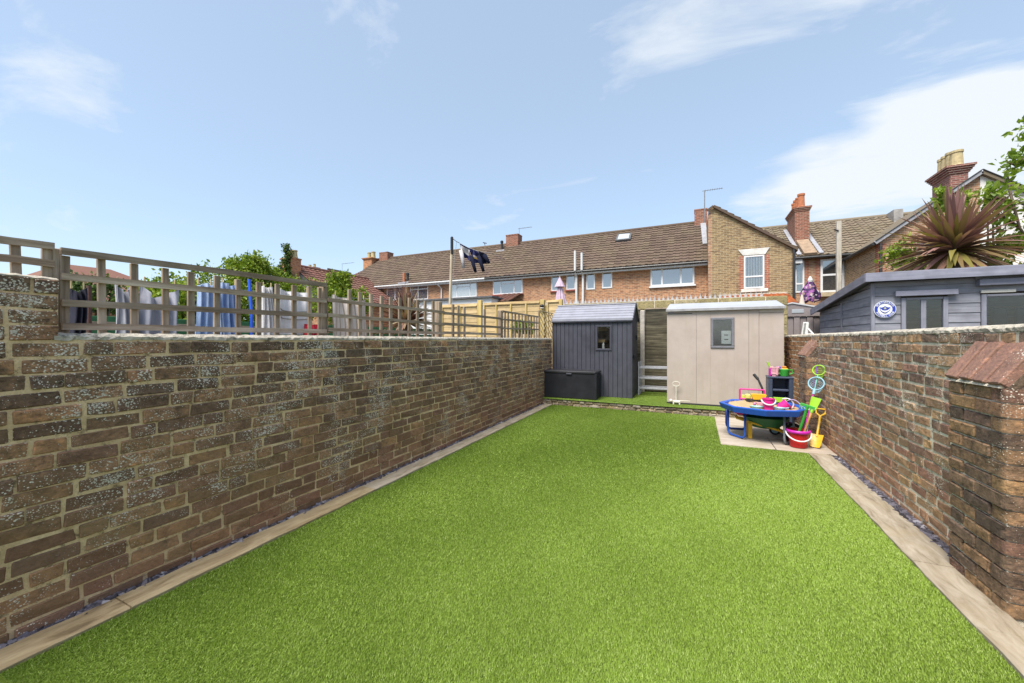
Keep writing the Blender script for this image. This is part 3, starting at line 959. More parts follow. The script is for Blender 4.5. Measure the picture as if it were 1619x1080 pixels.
garment('shirt', 'wide grey shirt sagging in a deep fold on the line', 222, 282, 1.90, .8, cloth_mat('cool_grey_jersey', (0.37,0.37,0.42)), 'sheet', 3, sag=.16, flare=.05, depth=.07)
garment('jeans', 'light blue folded jeans with a curled waist, nearer the grey shirts', 311, 336, 1.955, .7, cloth_mat('washed_denim', (0.30,0.41,0.62), fade=(0.46,0.55,0.72)), 'trouser', 4, sag=.03, flare=.12)
garment('jeans', 'blue jeans with a pale faded crease beside the blue prop', 349, 374, 1.985, .6, cloth_mat('blue_denim', (0.20,0.30,0.53), fade=(0.55,0.64,0.80)), 'trouser', 5, sag=.03)
garment('trousers', 'white trousers hanging just past the blue prop', 415, 430, 2.0, .7, cloth_mat('white_cotton', (0.60,0.58,0.58)), 'trouser', 6, sag=.03, flare=.25)
garment('shorts', 'white shorts with thin dark drawstring lines above the red cloth', 436, 490, 2.0, 1.42, cloth_mat('white_jersey_cotton', (0.62,0.60,0.60)), 'sheet', 7, sag=.04, part='belt')
garment('towel', 'small dark red cloth below the white shorts', 473, 491, 1.56, 1.2, cloth_mat('red_towel', (0.30,0.016,0.03)), 'sheet', 8, dx=.12, pegs=False, sag=.01)
garment('towel', 'cream towel with thin brown stripes behind the grey trellis', 524, 580, 2.0, .9, cloth_mat('cream_stripe', (0.60,0.53,0.47), stripe=((0.36,0.28,0.22), 5.5, 'Y')), 'sheet', 9, sag=.06)
lp = [at(394, 442, X=-4.6), at(400.5, 560, X=-4.45)]
tag(MB().tube([lp[0], lp[0].lerp(lp[1], .5)+Vector((.008,0,0)), Vector((lp[1].x, lp[1].y, 0))], .017, 10).build('line_prop', plastic('blue_prop_paint', (0.02,0.09,0.55), .35)), 'bright blue line prop leaning between the blue jeans and white trousers', 'line prop')

# green fence further left
M_green_paint = mottled('dark_green_fence_paint', (0.035, 0.13, 0.055), 0.35, 8, 0.7, rv=.15)
gf = empty('green_fence', (-8, 4.5, 0), 'dark green fence behind the laundry', 'fence')
yy = .6
while yy < 12:
    MB().cbox(-8.03, -7.97, yy-.035, yy+.035, 0, 1.78, .004).build('post', M_old_z, gf); 
    for i in range(8):
        MB().cbox(-8.015+.004*(i%2), -7.995+.004*(i%2), yy+.045, yy+1.755, .2+i*.19, .2+i*.19+.175, .004).build('board', M_green_paint, gf)
    MB().cbox(-7.99, -7.955, yy+.05, yy+1.75, 1.58, 1.62, .003).build('rail', M_old_y, gf)
    MB().cbox(-7.99, -7.955, yy+.05, yy+1.75, 1.22, 1.26, .003).build('rail', M_old_y, gf)
    yy += 1.8

# ------------------------------------------------------------------ rear boundary: block wall, spikes, fences
YW = 9.75
M_block = brick_mat('mossy_yellow_block', [(0.0, (0.34,0.29,0.14)), (0.35, (0.27,0.23,0.11)), (0.7, (0.38,0.33,0.19)), (1.0, (0.40,0.36,0.26))], 0.35)
bw = empty('block_wall', (-.5, YW+.1, 0), 'tall mossy yellow block wall topped with spikes behind the sheds', 'wall')
MB().box(-3.75, 1.75, YW+.02, YW+.2, -.04, 2.27).build('mortar_core', M_mortar_grey, bw)
for r in range(11):
    z0 = r*.208 - .01
    x = -3.76 + (0 if r % 2 else -.22)
    while x < 1.74:
        a, b = max(x, -3.76), min(x+.44, 1.76)
        if b-a > .06:
            MB().cbox(a+.006, b-.006, YW+rng.uniform(0,.008), YW+.12, z0+.006, z0+.202, .008, .003, rng).build('block', M_block, bw)
        x += .446
n_ = 0
M_spike = mottled('galvanised_spike', (0.40,0.39,0.39), .25, 30, .45)
sp = empty('spike_strip', (-.9, YW+.1, 2.275), 'pale pointed anti-climb spikes along the top of the block wall', 'spikes')
MB().cbox(-3.75, 1.35, YW+.03, YW+.17, 2.272, 2.284, .003).build('base_strip', M_spike, sp)
spm = MB()
spm.add([(-.022,0,0),(.022,0,0),(.026,0,.045),(.008,0,.062),(0,0,.13),(-.008,0,.062),(-.026,0,.045),
         (-.012,.012,0),(.012,.012,0),(.014,.012,.045),(.005,.010,.062),(0,.002,.128),(-.005,.010,.062),(-.014,.012,.045)],
        [(0,1,2,3,4,5,6),(13,12,11,10,9,8,7)]+[(i,(i+1)%7,7+(i+1)%7,7+i) for i in range(7)])
spme = bpy.data.meshes.new('spike'); spme.from_pydata(spm.v, [], spm.f); spme.materials.append(M_spike)
x = -3.7
while x < 1.33:
    for dy in (.05,):
        o = bpy.data.objects.new('spike', spme); place(o, (x+(.04 if dy > .1 else 0), YW+dy, 2.283), sp)
        o.rotation_euler = (0, rng.uniform(-.05,.05), rng.uniform(-.15,.15))
    x += .098
# dark overlap fence with a concrete post, in front of it
M_larch_old = wood('mossy_larch_board', (0.115,0.10,0.070), (0.27,0.24,0.165), 0, dark=.35)
of = empty('overlap_fence', (-.6, 9.6, .13), 'dark mossy overlap fence panel between the two sheds', 'fence')
ztop = az(1010, 490, 9.6)
i = 0; z = .16
while z < ztop-.02:
    h = .125
    for (xa, xb) in ((-2.0, -1.155), (-1.045, .9)):
        dj = rng.uniform(-.006, .006)
        MB().add([(xa,9.60,z),(xb,9.60,z+dj),(xb,9.575,min(z+h,ztop)+dj),(xa,9.575,min(z+h,ztop)),(xa,9.615,z),(xb,9.615,z+dj),(xb,9.590,min(z+h,ztop)+dj),(xa,9.590,min(z+h,ztop))],
                 [(0,1,2,3),(7,6,5,4),(0,4,5,1),(3,2,6,7),(0,3,7,4),(1,5,6,2)]).build('board', M_larch_old, of, fixn=True)
    z += .093
MB().cbox(-1.045, .9, 9.55, 9.60, ztop, ztop+.03, .004).build('capping_rail', M_old_x, of)
MB().cbox(-2.0, -1.155, 9.55, 9.60, ztop, ztop+.03, .004).build('capping_rail', M_old_x, of)
xp = ax(1016, 9.55)
tag(MB().cbox(xp-.05, xp+.05, 9.50, 9.61, .13, az(1016, 491, 9.55), .012).build('fence_post', mottled('fence_concrete', (0.42,0.38,0.33), .25, 14, .9, bump=.4)), 'pale concrete fence post beside the dark shed', 'post')
# new yellow fence next door
M_larch_new = wood('new_larch_board', (0.50,0.36,0.18), (0.64,0.49,0.28), 0, dark=.7, rv=.1)
M_post_new = wood('new_fence_post', (0.50,0.37,0.14), (0.62,0.47,0.21), 2, dark=.75, rv=.08)
def new_fence(label, px0, px1, pyt0, pyt1, Yf, battens, slat=True):
    a, b = at(px0, pyt0, Y=Yf), at(px1, pyt1, Y=Yf)
    zt = (a.z+b.z)/2
    t = empty('timber_fence', ((a.x+b.x)/2, Yf, 0), label, 'fence', 'new fence panels next door')
    z = .3
    while z < zt-.05:
        MB().add([(a.x,Yf,z),(b.x,Yf,z),(b.x,Yf-.022+.03,z+.15),(a.x,Yf+.008,z+.15),(a.x,Yf+.014,z),(b.x,Yf+.014,z),(b.x,Yf+.02,z+.15),(a.x,Yf+.02,z+.15)],
                 [(0,1,2,3),(7,6,5,4),(0,4,5,1),(3,2,6,7),(0,3,7,4),(1,5,6,2)]).build('board', M_larch_new, t, fixn=True)
        z += .128
    MB().cbox(a.x, b.x, Yf-.03, Yf+.03, zt-.01, zt+.02, .003).build('capping_rail', M_larch_new, t)
    for px in battens:
        xx = ax(px, Yf)
        MB().cbox(xx-.02, xx+.02, Yf-.035, Yf-.003, .3, zt-.012, .003).build('batten', M_post_new, t)
    return t
def new_post(label, px, pyt, Yf, w=.1):
    p = at(px, pyt, Y=Yf)
    return tag(MB().cbox(p.x-w/2, p.x+w/2, Yf-.05, Yf+.05, 0, p.z, .006).build('fence_post', M_post_new), label, 'post', 'new fence posts next door')
YF = 9.4
new_fence('yellow timber fence panel behind the thin broken trellis', 688, 754, 487, 484, YF, [700, 728])
new_fence('yellow timber fence panel with four battens between two wide posts', 764, 853, 483, 478.5, YF, [766, 785, 808, 832])
new_fence('short yellow timber fence panel right beside the dark shed roof', 864, 884, 478, 477, YF, [866])
new_post('wide new timber fence post standing highest above the yellow panels', 759, 475, YF, .13)
new_post('new timber fence post carrying the small lamp', 858, 474, YF, .11)
new_post('slim new timber fence post nearest the folded parasol', 887, 473, YF, .08)
p = at(858, 483.5, Y=YF-.06)
lm = empty('wall_lamp', p, 'tiny dark solar lamp fixed on the new fence post', 'lamp')
M_blackp = plastic('black_plastic', (0.02,0.02,0.022), .45)
MB().lathe([(.02,-.05),(.05,-.03),(.055,.0),(.03,.03)], p+Vector((0,-.05,0)), 12).build('lamp_body', M_blackp, lm, smooth=True)
MB().lathe([(.045,-.075),(.05,-.05)], p+Vector((0,-.05,0)), 12).build('diffuser', plastic('lamp_diffuser', (.6,.6,.58)), lm, smooth=True)

# folded parasol
M_mauve = cloth_mat('mauve_canvas', (0.50,0.38,0.46), var=.15)
YP = 11.2
pb, pt_ = at(888, 490, Y=YP), at(885, 437, Y=YP)
pr = empty('parasol', (pb.x, YP, 0), 'closed mauve parasol standing behind the yellow fence', 'parasol')
Lz = pt_.z - pb.z
def para(u, v):
    a = u*2*math.pi
    r = (.03+.20*(v**.8))*(1+.22*math.sin(a*8+2*v))*(1-.25*max(0, v-.85)/.15)
    return (pb.x+(pt_.x-pb.x)*(1-v)+r*math.cos(a), YP+r*math.sin(a), pt_.z-.25 - v*(Lz-.02))
MB().grid(para, 48, 10).build('canopy', M_mauve, pr, smooth=True)
MB().grid(lambda u, v: (lambda a, r: (pt_.x+r*math.cos(a), YP+r*math.sin(a), pt_.z-.02-v*.30))(u*2*math.pi, (.012+.135*v)*(1+.12*math.sin(u*16*math.pi))), 32, 5).build('top_vent', M_mauve, pr, smooth=True)
MB().tube([(pt_.x, YP, pt_.z+.02), (pb.x, YP, 0)], .02, 8).build('pole', M_old_z, pr)

# ------------------------------------------------------------------ dark plastic shed
M_dark = mottled('charcoal_shed_panel', (0.062,0.062,0.078), .15, 6, .55, rv=.05, bump=.1, dirt=.55)
M_darktrim = mottled('charcoal_trim', (0.055,0.055,0.07), .12, 6, .5)
M_roofgrey = mottled('grey_shed_roof', (0.27,0.27,0.31), .12, 5, .6, bump=.15)
M_clear = glass('clear_pane', (.85,.87,.87), .05)
YS, XS0, XS1 = 8.34, -2.905, -1.174
ZS, ZE, ZR = .137, 1.775, 2.135
YS2 = 9.22; YR = (YS+YS2)/2
ds = empty('dark_shed', ((XS0+XS1)/2, (YS+YS2)/2, ZS), 'charcoal plank-effect garden shed with grey ridged roof', 'shed')
wx0, wx1 = ax(944, YS), ax(965, YS)
wz0, wz1 = az(955, 552, YS), az(955, 516, YS)
npl = 18; pw = (XS1-XS0)/npl
for i in range(npl):
    a, b = XS0+i*pw+.0035, XS0+(i+1)*pw-.0035
    segs = [(ZS, ZE)]
    if b > wx0 and a < wx1:
        segs = [(ZS, wz0), (wz1, ZE)]
        if a < wx0-.012: MB().cbox(a, wx0-.002, YS, YS+.03, wz0, wz1, .004).build('plank', M_dark, ds)
        if b > wx1+.012: MB().cbox(wx1+.002, b, YS, YS+.03, wz0, wz1, .004).build('plank', M_dark, ds)
    for (z0, z1) in segs:
        MB().cbox(a, b, YS, YS+.03, z0, z1, .004).build('plank', M_dark, ds)
# backing with window hole, rear wall, floor
m = MB()
m.box(XS0+.004, wx0-.01, YS+.018, YS+.036, ZS, ZE).box(wx1+.01, XS1-.004, YS+.018, YS+.036, ZS, ZE)
m.box(wx0-.01, wx1+.01, YS+.018, YS+.036, ZS, wz0-.005).box(wx0-.01, wx1+.01, YS+.018, YS+.036, wz1+.005, ZE)
m.build('panel_backing', M_darktrim, ds)
MB().box(XS0+.01, XS1-.01, YS2-.03, YS2, ZS, ZE).build('rear_wall', M_dark, ds)
MB().box(XS0+.01, XS1-.01, YS+.04, YS2-.04, ZS+.001, ZS+.02).build('floor', M_darktrim, ds)
for xa, xb in ((XS0, XS0+.03), (XS1-.03, XS1)):      # gable ends in planks
    k = 9; dy = (YS2-YS-.04)/k
    for i in range(k):
        y0_, y1_ = YS+.032+i*dy+.003, YS+.032+(i+1)*dy-.003
        zt = lambda y: ZE + (ZR-ZE-.03)*(1-abs(y-YR)/((YS2-YS)/2))
        MB().prism([(xa,y0_,ZS),(xa,y1_,ZS),(xa,y1_,zt(y1_)),(xa,(y0_+y1_)/2,max(zt((y0_+y1_)/2),zt(y0_))),(xa,y0_,zt(y0_))], (xb-xa,0,0)).build('plank', M_dark, ds, fixn=True)
    MB().box((xa+xb)/2-.006, (xa+xb)/2+.006, YS+.032, YS2-.03, ZS, ZE-.01).build('panel_backing', M_darktrim, ds)
MB().cbox(XS1-.022, XS1+.012, YS-.012, YS+.03, ZS, ZE+.02, .006).build('corner_post', M_darktrim, ds)
MB().cbox(XS0-.0, XS0+.02, YS-.010, YS+.03, ZS, ZE+.02, .006).build('corner_post', M_darktrim, ds)
# roof: ridged sheets
def roof_side(sg):
    n_ = 6; V = []; Fc = []
    ye, yr = (YS-.05, YR) if sg < 0 else (YS2+.05, YR)
    ze = ZE + .005
    x0, x1 = XS0-.012, XS1+.035
    q = []
    for i in range(n_):
        for k, lift in ((0, .018), (1, .0)):
            t = (i+k)/n_
            q.append((ye+(yr-ye)*t, ze+(ZR-ze)*t+lift+.01))
    for (y, z) in q: V += [(x0, y, z), (x1, y, z)]
    for i in range(len(q)-1): Fc.append((i*2, i*2+1, i*2+3, i*2+2))
    b = len(V)
    V += [(x0, ye, ze-.02), (x1, ye, ze-.02), (x1, yr, ZR-.02), (x0, yr, ZR-.02)]
    Fc += [(0, b, b+1, 1), (b, b+3, b+2, b+1)]
    Fc.append(tuple([i*2 for i in range(len(q))]+[b+3, b])); Fc.append(tuple([i*2+1 for i in range(len(q))]+[b+2, b+1]))
    return MB().add(V, Fc).build('roof_sheet', M_roofgrey, ds, fixn=True)
roof_side(-1); roof_side(1)
MB().cbox(XS0-.014, XS1+.037, YR-.05, YR+.05, ZR-.005, ZR+.022, .008).build('ridge_cap', M_roofgrey, ds)
MB().cbox(XS0-.012, XS1+.02, YS-.046, YS-.004, ZE-.045, ZE-.016, .006).build('eave_trim', M_darktrim, ds)
for a, b in (((XS1+.03, YS-.05, ZE-.01), (XS1+.03, YR, ZR)), ((XS1+.03, YR, ZR), (XS1+.03, YS2+.05, ZE-.01))):
    MB().beam(a, b, .02, .06, b=.004).build('bargeboard', M_darktrim, ds)
wf = empty('window', ((wx0+wx1)/2, YS, wz0)); wf.parent = ds; wf.location = WL[wf.name]-WL[ds.name]
for (a,b,c,d) in ((wx0-.03,wx1+.03,wz1-.012,wz1+.02),(wx0-.03,wx1+.03,wz0-.03,wz0+.012),(wx0-.03,wx0+.012,wz0+.0125,wz1-.0125),(wx1-.012,wx1+.03,wz0+.0125,wz1-.0125)):
    MB().cbox(a,b,YS-.016,YS+.02,c,d,.004).build('frame', M_darktrim, wf)
MB().box(wx0, wx1, YS+.006, YS+.010, wz0, wz1).build('pane', M_clear, wf)
hz = az(1003, 563, 8.6)
MB().cbox(XS1+.001, XS1+.05, 8.56, 8.66, hz-.05, hz+.03, .008).build('handle', M_blackp, ds)
MB().cbox(XS1+.001, XS1+.03, 8.95, 9.0, 1.35, 1.45, .006).build('hinge', M_blackp, ds)
# things on the shelf inside
M_card = mottled('cardboard', (0.42,0.28,0.15), .2, 12)
cx = (wx0+wx1)/2
tag(MB().cbox(wx0-.12, wx0+.17, YS+.22, YS+.45, wz1-.09, wz1-.01, .006, .004, rng).build('cardboard_box', M_card), 'flat brown box at the top of the dark shed window', 'box')
tag(MB().cbox(wx0-.16, wx0+.14, YS+.15, YS+.4, wz0+.14, wz0+.20, .006, .004, rng).build('cardboard_box', M_card), 'tan box on the middle shelf seen through the dark shed window', 'box')
tag(MB().lathe([(.026,0),(.028,.01),(.028,.09),(.012,.12),(.012,.145)], (cx-.03, YS+.12, wz0+.005), 14).build('bottle', plastic('pale_bottle', (.62,.62,.62))), 'white bottle on the sill inside the dark shed window', 'bottle')
tag(MB().box(XS0+.05, wx0+.33, YS+.06, YS+.42, wz0-.04, wz0-.005).build('shelf_board', M_larch_new), 'shelf board just inside the dark shed window', 'shelf')
tag(MB().cbox(cx-.02, cx+.22, YS+.3, YS+.5, wz0+.02, wz0+.13, .01, .004, rng).build('tool_case', M_blackp), 'black case in the lower corner of the dark shed window', 'case')

# ------------------------------------------------------------------ black storage box
M_boxblack = mottled('black_resin', (0.016,0.016,0.020), .3, 5, .5, bump=.1)
bx0, bx1 = ax(859.5, 7.78), ax(942, 7.78)
bz = .137
zb1 = az(900, 586.5, 7.78)
sb = empty('storage_box', ((bx0+bx1)/2, 8.03, bz), 'low black storage box in front of the dark shed', 'storage box')
MB().cbox(bx0+.01, bx1-.01, 7.785, 8.28, bz, zb1-.05, .012).build('body', M_boxblack, sb)
MB().cbox(bx0, bx1, 7.77, 8.30, zb1-.052, zb1, .012).build('lid', mottled('black_resin_lid', (0.03,0.03,0.034), .3, 5, .38, bump=.1), sb)
for xx in (bx0+.012, bx1-.012): MB().cbox(xx-.03, xx+.03, 7.779, 7.81, bz+.002, zb1-.055, .008).build('corner_rib', M_boxblack, sb)
MB().cbox((bx0+bx1)/2-.06, (bx0+bx1)/2+.06, 7.758, 7.775, zb1-.075, zb1-.045, .006).build('handle', M_darktrim, sb)
MB().cbox(bx1-.012, bx1+.012, 8.0, 8.12, zb1-.13, zb1-.10, .006).build('side_grip', M_boxblack, sb)

# ------------------------------------------------------------------ grey metal rack between the sheds
M_galv = mottled('grey_painted_steel', (0.33,0.33,0.36), .2, 18, .45)
rk = empty('metal_rack', (-.75, 8.95, ZS), 'low grey metal rack with three shelves between the sheds', 'rack')
Yk = 8.9
kx0 = ax(1010, Yk); kx1 = -.35
for px, yy in ((1010, Yk), (1010, Yk+.3)):
    MB().cbox(kx0-.014, kx0+.014, yy-.014, yy+.014, ZS, az(1010, 572, Yk), .004).build('leg', M_galv, rk)
for yy in (Yk, Yk+.3):
    MB().cbox(kx1-.014, kx1+.014, yy-.014, yy+.014, ZS, az(1010, 572, Yk), .004).build('leg', M_galv, rk)
for py in (581.5, 598, 614):
    z = az(1030, py, Yk)
    for yy in (Yk, Yk+.3):
        MB().cbox(kx0+.015, kx1-.015, yy-.012, yy+.012, z-.022, z+.022, .004).build('shelf_bar', M_galv, rk)

# ------------------------------------------------------------------ beige metal shed
n = NB('beige_shed_panel', .55, .35)
p_ = n.pos()
c = n.ramp(n.noise(p_, 3, 4, .6), [(0.3, (0.39,0.32,0.275)), (0.7, (0.45,0.375,0.325))])
st = n.noise(n.map(p_, (9, 9, .9)), 1.0, 5, .65)
c = n.mix(n.ramp(st, [(0.5, 0.0), (0.75, 0.35)]), c, (0.34, 0.28, 0.19))
n.color(c); n.bump(n.noise(p_, 7, 2), .12, .02)
M_beige = n.m
M_beigetrim = mottled('beige_shed_trim', (0.47,0.40,0.33), .1, 8, .5)
YB0, YB1 = 8.01, 9.2
BX0, BX1 = ax(1054.5, YB0), ax(1240, YB0)
BZ0 = .138; BZ1 = 1.915
bs = empty('beige_shed', ((BX0+BX1)/2, (YB0+YB1)/2, BZ0), 'beige flat-panelled metal shed with small grey framed window', 'shed')
w0, w1 = ax(1123.5, YB0), ax(1161, YB0)
v0, v1 = az(1142, 550.5, YB0), az(1142, 502, YB0)
cuts = [BX0+.0, ax(1101, YB0), ax(1184, YB0), ax(1200, YB0), BX1]
for i in range(4):
    a, b = cuts[i]+.0015, cuts[i+1]-.0015
    yo = YB0 + (.006 if i == 3 else 0)
    if i == 1:
        MB().cbox(a, w0, yo, yo+.03, BZ0, BZ1, .0018).build('wall_panel', M_beige, bs)
        MB().cbox(w1, b, yo, yo+.03, BZ0, BZ1, .0018).build('wall_panel', M_beige, bs)
        MB().box(w0, w1, yo, yo+.03, BZ0, v0).build('wall_panel', M_beige, bs)
        MB().box(w0, w1, yo, yo+.03, v1, BZ1).build('wall_panel', M_beige, bs)
    elif i == 3:
        MB().cbox(a, b, yo, yo+.03, BZ0, BZ1-.09, .004).build('door_panel', M_beige, bs)
        MB().cbox(a, b, yo-.004, yo+.03, BZ1-.086, BZ1, .004).build('header', M_beigetrim, bs)
    else:
        MB().cbox(a, b, yo, yo+.03, BZ0, BZ1, .0018).build('wall_panel', M_beige, bs)
m = MB()
m.box(BX0+.004, w0-.01, YB0+.02, YB0+.036, BZ0, BZ1).box(w1+.01, BX1-.004, YB0+.02, YB0+.036, BZ0, BZ1)
m.build('panel_backing', M_beige, bs)
MB().cbox(BX0, BX0+.03, YB0+.03, YB1, BZ0, BZ1, .004).build('side_wall', M_beige, bs)
MB().cbox(BX1-.03, BX1, YB0+.037, YB1, BZ0, BZ1, .004).build('side_wall', M_beige, bs)
MB().box(BX0+.03, BX1-.03, YB1-.03, YB1, BZ0, BZ1).build('rear_wall', M_beige, bs)
MB().cbox(BX0-.004, BX1+.004, YB0-.006, YB0+.04, BZ0-.004, BZ0+.028, .003).build('base_rail', plastic('dark_base_rail', (.03,.03,.03), .6), bs)
MB().cbox(BX0+.002, BX0+.44, YB0-.008, YB0+.001, BZ1-.075, BZ1-.065, .002).build('trim_strip', M_darktrim, bs)
MB().cbox(BX0+.004, BX0+.11, YB0-.006, YB0+.001, BZ1-.06, BZ1-.02, .002).build('name_plate', plastic('faded_plate', (.38,.33,.36)), bs)
# shallow pitched roof
ZRb = BZ1+.17
yr = (YB0+YB1)/2
for (ya_, yb__) in ((YB0-.05, yr), (YB1+.05, yr)):
    MB().add([(BX0-.012,ya_,BZ1+.012),(BX1+.012,ya_,BZ1+.012),(BX1-.02,yb__,ZRb),(BX0+.02,yb__,ZRb),(BX0-.012,ya_,BZ1-.012),(BX1+.012,ya_,BZ1-.012),(BX1-.02,yb__,ZRb-.03),(BX0+.02,yb__,ZRb-.03)],
             [(0,1,2,3),(7,6,5,4),(0,4,5,1),(0,3,7,4),(1,5,6,2)]).build('roof_sheet', mottled('pale_shed_roof', (0.36,0.37,0.39), .1, 4, .55), bs, fixn=True)
MB().cbox(BX0-.016, BX1+.016, YB0-.058, YB0-.046, BZ1-.03, BZ1+.018, .003).build('gutter_trim', mottled('grey_gutter_trim', (0.30,0.29,0.29), .2, 10, .5), bs)
MB().cbox(BX0-.006, BX1+.006, YB0-.04, YB0+.02, BZ1+.001, BZ1+.011, .002).build('soffit', M_darktrim, bs)
win = empty('window', ((w0+w1)/2, YB0, v0)); win.parent = bs; win.location = WL[win.name]-WL[bs.name]
M_wfr = mottled('grey_window_frame', (0.17,0.17,0.185), .15, 12, .5)
for (a,b,c_,d) in ((w0,w1,v1-.045,v1),(w0,w1,v0,v0+.04),(w0,w0+.045,v0+.0405,v1-.0455),(w1-.045,w1,v0+.0405,v1-.0455)):
    MB().cbox(a,b,YB0-.02,YB0+.035,c_,d,.006).build('frame', M_wfr, win)
MB().box(w0+.04, w1-.04, YB0+.008, YB0+.014, v0+.036, v1-.04).build('pane', glass('hazy_pane', (.82,.85,.86), .10, .10), win)
sx0, sx1 = ax(1140.5, YB0+.02), ax(1156, YB0+.02); sz0, sz1 = az(1148, 544, YB0), az(1148, 523, YB0)
sg = empty('switch_plate', ((sx0+sx1)/2, YB0+.02, sz0), 'white plate with two dark slots inside the beige shed window', 'switch plate')
MB().cbox(sx0, sx1, YB0+.018, YB0+.03, sz0, sz1, .005).build('plate', plastic('white_plate', (.72,.71,.66), .4), sg)
for t in (.35, .68): MB().box(sx0+.045, sx1-.045, YB0+.0155, YB0+.019, sz0+(sz1-sz0)*t-.008, sz0+(sz1-sz0)*t+.008).build('slot', M_blackp, sg)
tag(MB().cbox(w0-.25, w1+.3, YB0+.5, YB0+.53, v0-.3, v1+.1, .01).build('stored_board', mottled('stored_pale_board', (.32,.35,.38), .3, 6)), 'pale board stored inside the beige shed', 'board')

# little cream stand with a ring in front of the shed
M_cream = plastic('cream_enamel', (.66,.62,.52), .4)
ys = 7.93
q0, q1 = at(1069, 641, Y=ys), at(1069, 607, Y=ys)
stand = empty('ring_stand', (q0.x, ys, .14), 'small cream stand with a ring on a stem before the beige shed', 'stand')
MB().tube([(q0.x, ys, .17), (q0.x, ys, q1.z-.03)], .009, 8).build('stem', M_cream, stand)
MB().tube([(q1.x+.062*math.cos(a), ys, q1.z+.045*math.sin(a)) for a in np.linspace(0, 6.28, 24, endpoint=False)], .007, 6, True).build('ring', M_cream, stand)
bxm = MB().cbox(q0.x-.055, q0.x+.075, ys-.03, ys+.03, .165, .215, .014)
bxm.build('body', M_cream, stand)
for dx_ in (-.045, .06): 
    for dy_ in (-.02,.02): MB().cbox(q0.x+dx_-.012, q0.x+dx_+.012, ys+dy_-.008, ys+dy_+.008, .137, .175, .004).build('foot', M_cream, stand)
MB().lathe([(.008,-.03),(.03,-.015),(.032,.01),(.012,.03)], (q0.x-.09, ys, .205), 12).build('knob', M_cream, stand, smooth=True)
MB().tube([(q0.x-.12, ys, .205), (q0.x+.24, ys, .213)], .007, 8).build('rod', M_cream, stand)

# ------------------------------------------------------------------ brown metal shed beyond
YM = 10.6
mx0, mx1 = ax(1215, YM), ax(1300, YM)
M_taupe = mottled('taupe_metal_sheet', (0.235,0.20,0.195), .12, 6, .5)
ms = empty('metal_shed', ((mx0+mx1)/2, YM+.7, 0), 'taupe ribbed metal shed peeping over behind the beige shed', 'shed')
zt = az(1270, 500, YM); xr_ = ax(1252, YM); zr = az(1252, 478, YM)
x = mx0; i = 0
while x < mx1:
    MB().cbox(x+.003, min(x+.115, mx1), YM+(.02 if i % 2 else 0), YM+.045, 0, zt, .006).build('wall_sheet', M_taupe, ms)
    x += .12; i += 1
MB().box(mx0+.01, mx1-.01, YM+.04, YM+1.2, 0, zt-.01).build('body', M_taupe, ms)
xl_, ze_ = 2*xr_-mx1, az(1288, 487, YM)
MB().prism([(xl_, YM-.02, zt), (mx1, YM-.02, zt), (mx1, YM-.02, ze_), (xr_, YM-.02, zr-.03), (xl_, YM-.02, ze_)], (0, .05, 0)).build('gable_panel', M_taupe, ms, fixn=True)
for (xa, xb) in ((mx1+.02, xr_), (xl_-.02, xr_)):
    MB().add([(xa,YM-.04,ze_+.01),(xr_,YM-.04,zr),(xr_,YM+1.25,zr),(xa,YM+1.25,ze_+.01),(xa,YM-.04,ze_-.02),(xr_,YM-.04,zr-.03),(xr_,YM+1.25,zr-.03),(xa,YM+1.25,ze_-.02)],
             [(0,1,2,3),(7,6,5,4),(0,4,5,1),(0,3,7,4)]).build('roof_sheet', mottled('pale_metal_roof', (.50,.49,.49), .1, 5, .5), ms, fixn=True)
M_sky_pane = pane_mat('pale_roof_pane', (.45,.47,.48), .25)
for (pa, pb_) in ((1252, 1271), (1236, 1246)):
    MB().cbox(ax(pa, YM-.03), ax(pb_, YM-.03), YM-.03, YM-.015, az(1262, 495, YM), az(1262, 489, YM), .003).build('window', M_sky_pane, ms)

# white bracket standing on the wall top
yy = ay(1276, 1.60)
wb = empty('frame_stand', (1.6, yy, 1.44), 'small white angled frame standing on the far wall top', 'frame')
M_wht = plastic('white_paint_metal', (.66,.65,.62), .45)
zt_ = 1.44 + .18
for (a, b, w_) in (((1.535,yy,1.437),(1.555,yy-.02,zt_),.018), ((1.585,yy-.02,1.437),(1.60,yy-.03,zt_),.035), ((1.55,yy-.01,zt_),(1.612,yy-.03,zt_),.02), ((1.605,yy-.03,1.53),(1.655,yy-.12,1.437),.02), ((1.60,yy-.03,1.445),(1.655,yy-.12,1.445),.016)):
    MB().beam(a, b, w_, .018, up=(0,1,0), b=.003).build('bar', M_wht, wb)
MB().beam((1.545,yy,1.445),(1.572,yy-.02,zt_-.01), .05, .006, up=(0,1,0), b=.002).build('infill', mottled('grey_mesh', (.25,.25,.24), .3, 40), wb)

# ------------------------------------------------------------------ grey-blue timber shed beyond the buttressed wall
M_paint_x = wood('grey_painted_board', (0.235,0.235,0.265), (0.315,0.315,0.35), 0, dark=.75, rv=.12, rough=.6, bump=.2)
M_paint_y = wood('grey_painted_board_side', (0.235,0.235,0.265), (0.315,0.315,0.35), 1, dark=.75, rv=.12, rough=.6, bump=.2)
M_paint_z = wood('grey_painted_frame', (0.22,0.22,0.26), (0.28,0.28,0.32), 2, dark=.8, rv=.05, rough=.55, bump=.15)
M_fascia = wood('grey_fascia_board', (0.23,0.23,0.285), (0.29,0.29,0.345), 0, dark=.85, rv=.05, rough=.5, bump=.15)
SX, SY, SY2 = 2.42, 7.6, 10.3
SXE = 6.2
ts = empty('timber_shed', (4.2, 9, 0), 'grey-blue painted timber shed with sloping roof and round badge', 'shed')
zfront = az(1379, 447, SY); zback = az(1297, 493, SY2)
win1 = (ax(1424, SY), ax(1499, SY)); win2 = (ax(1550, SY), SXE-.3)
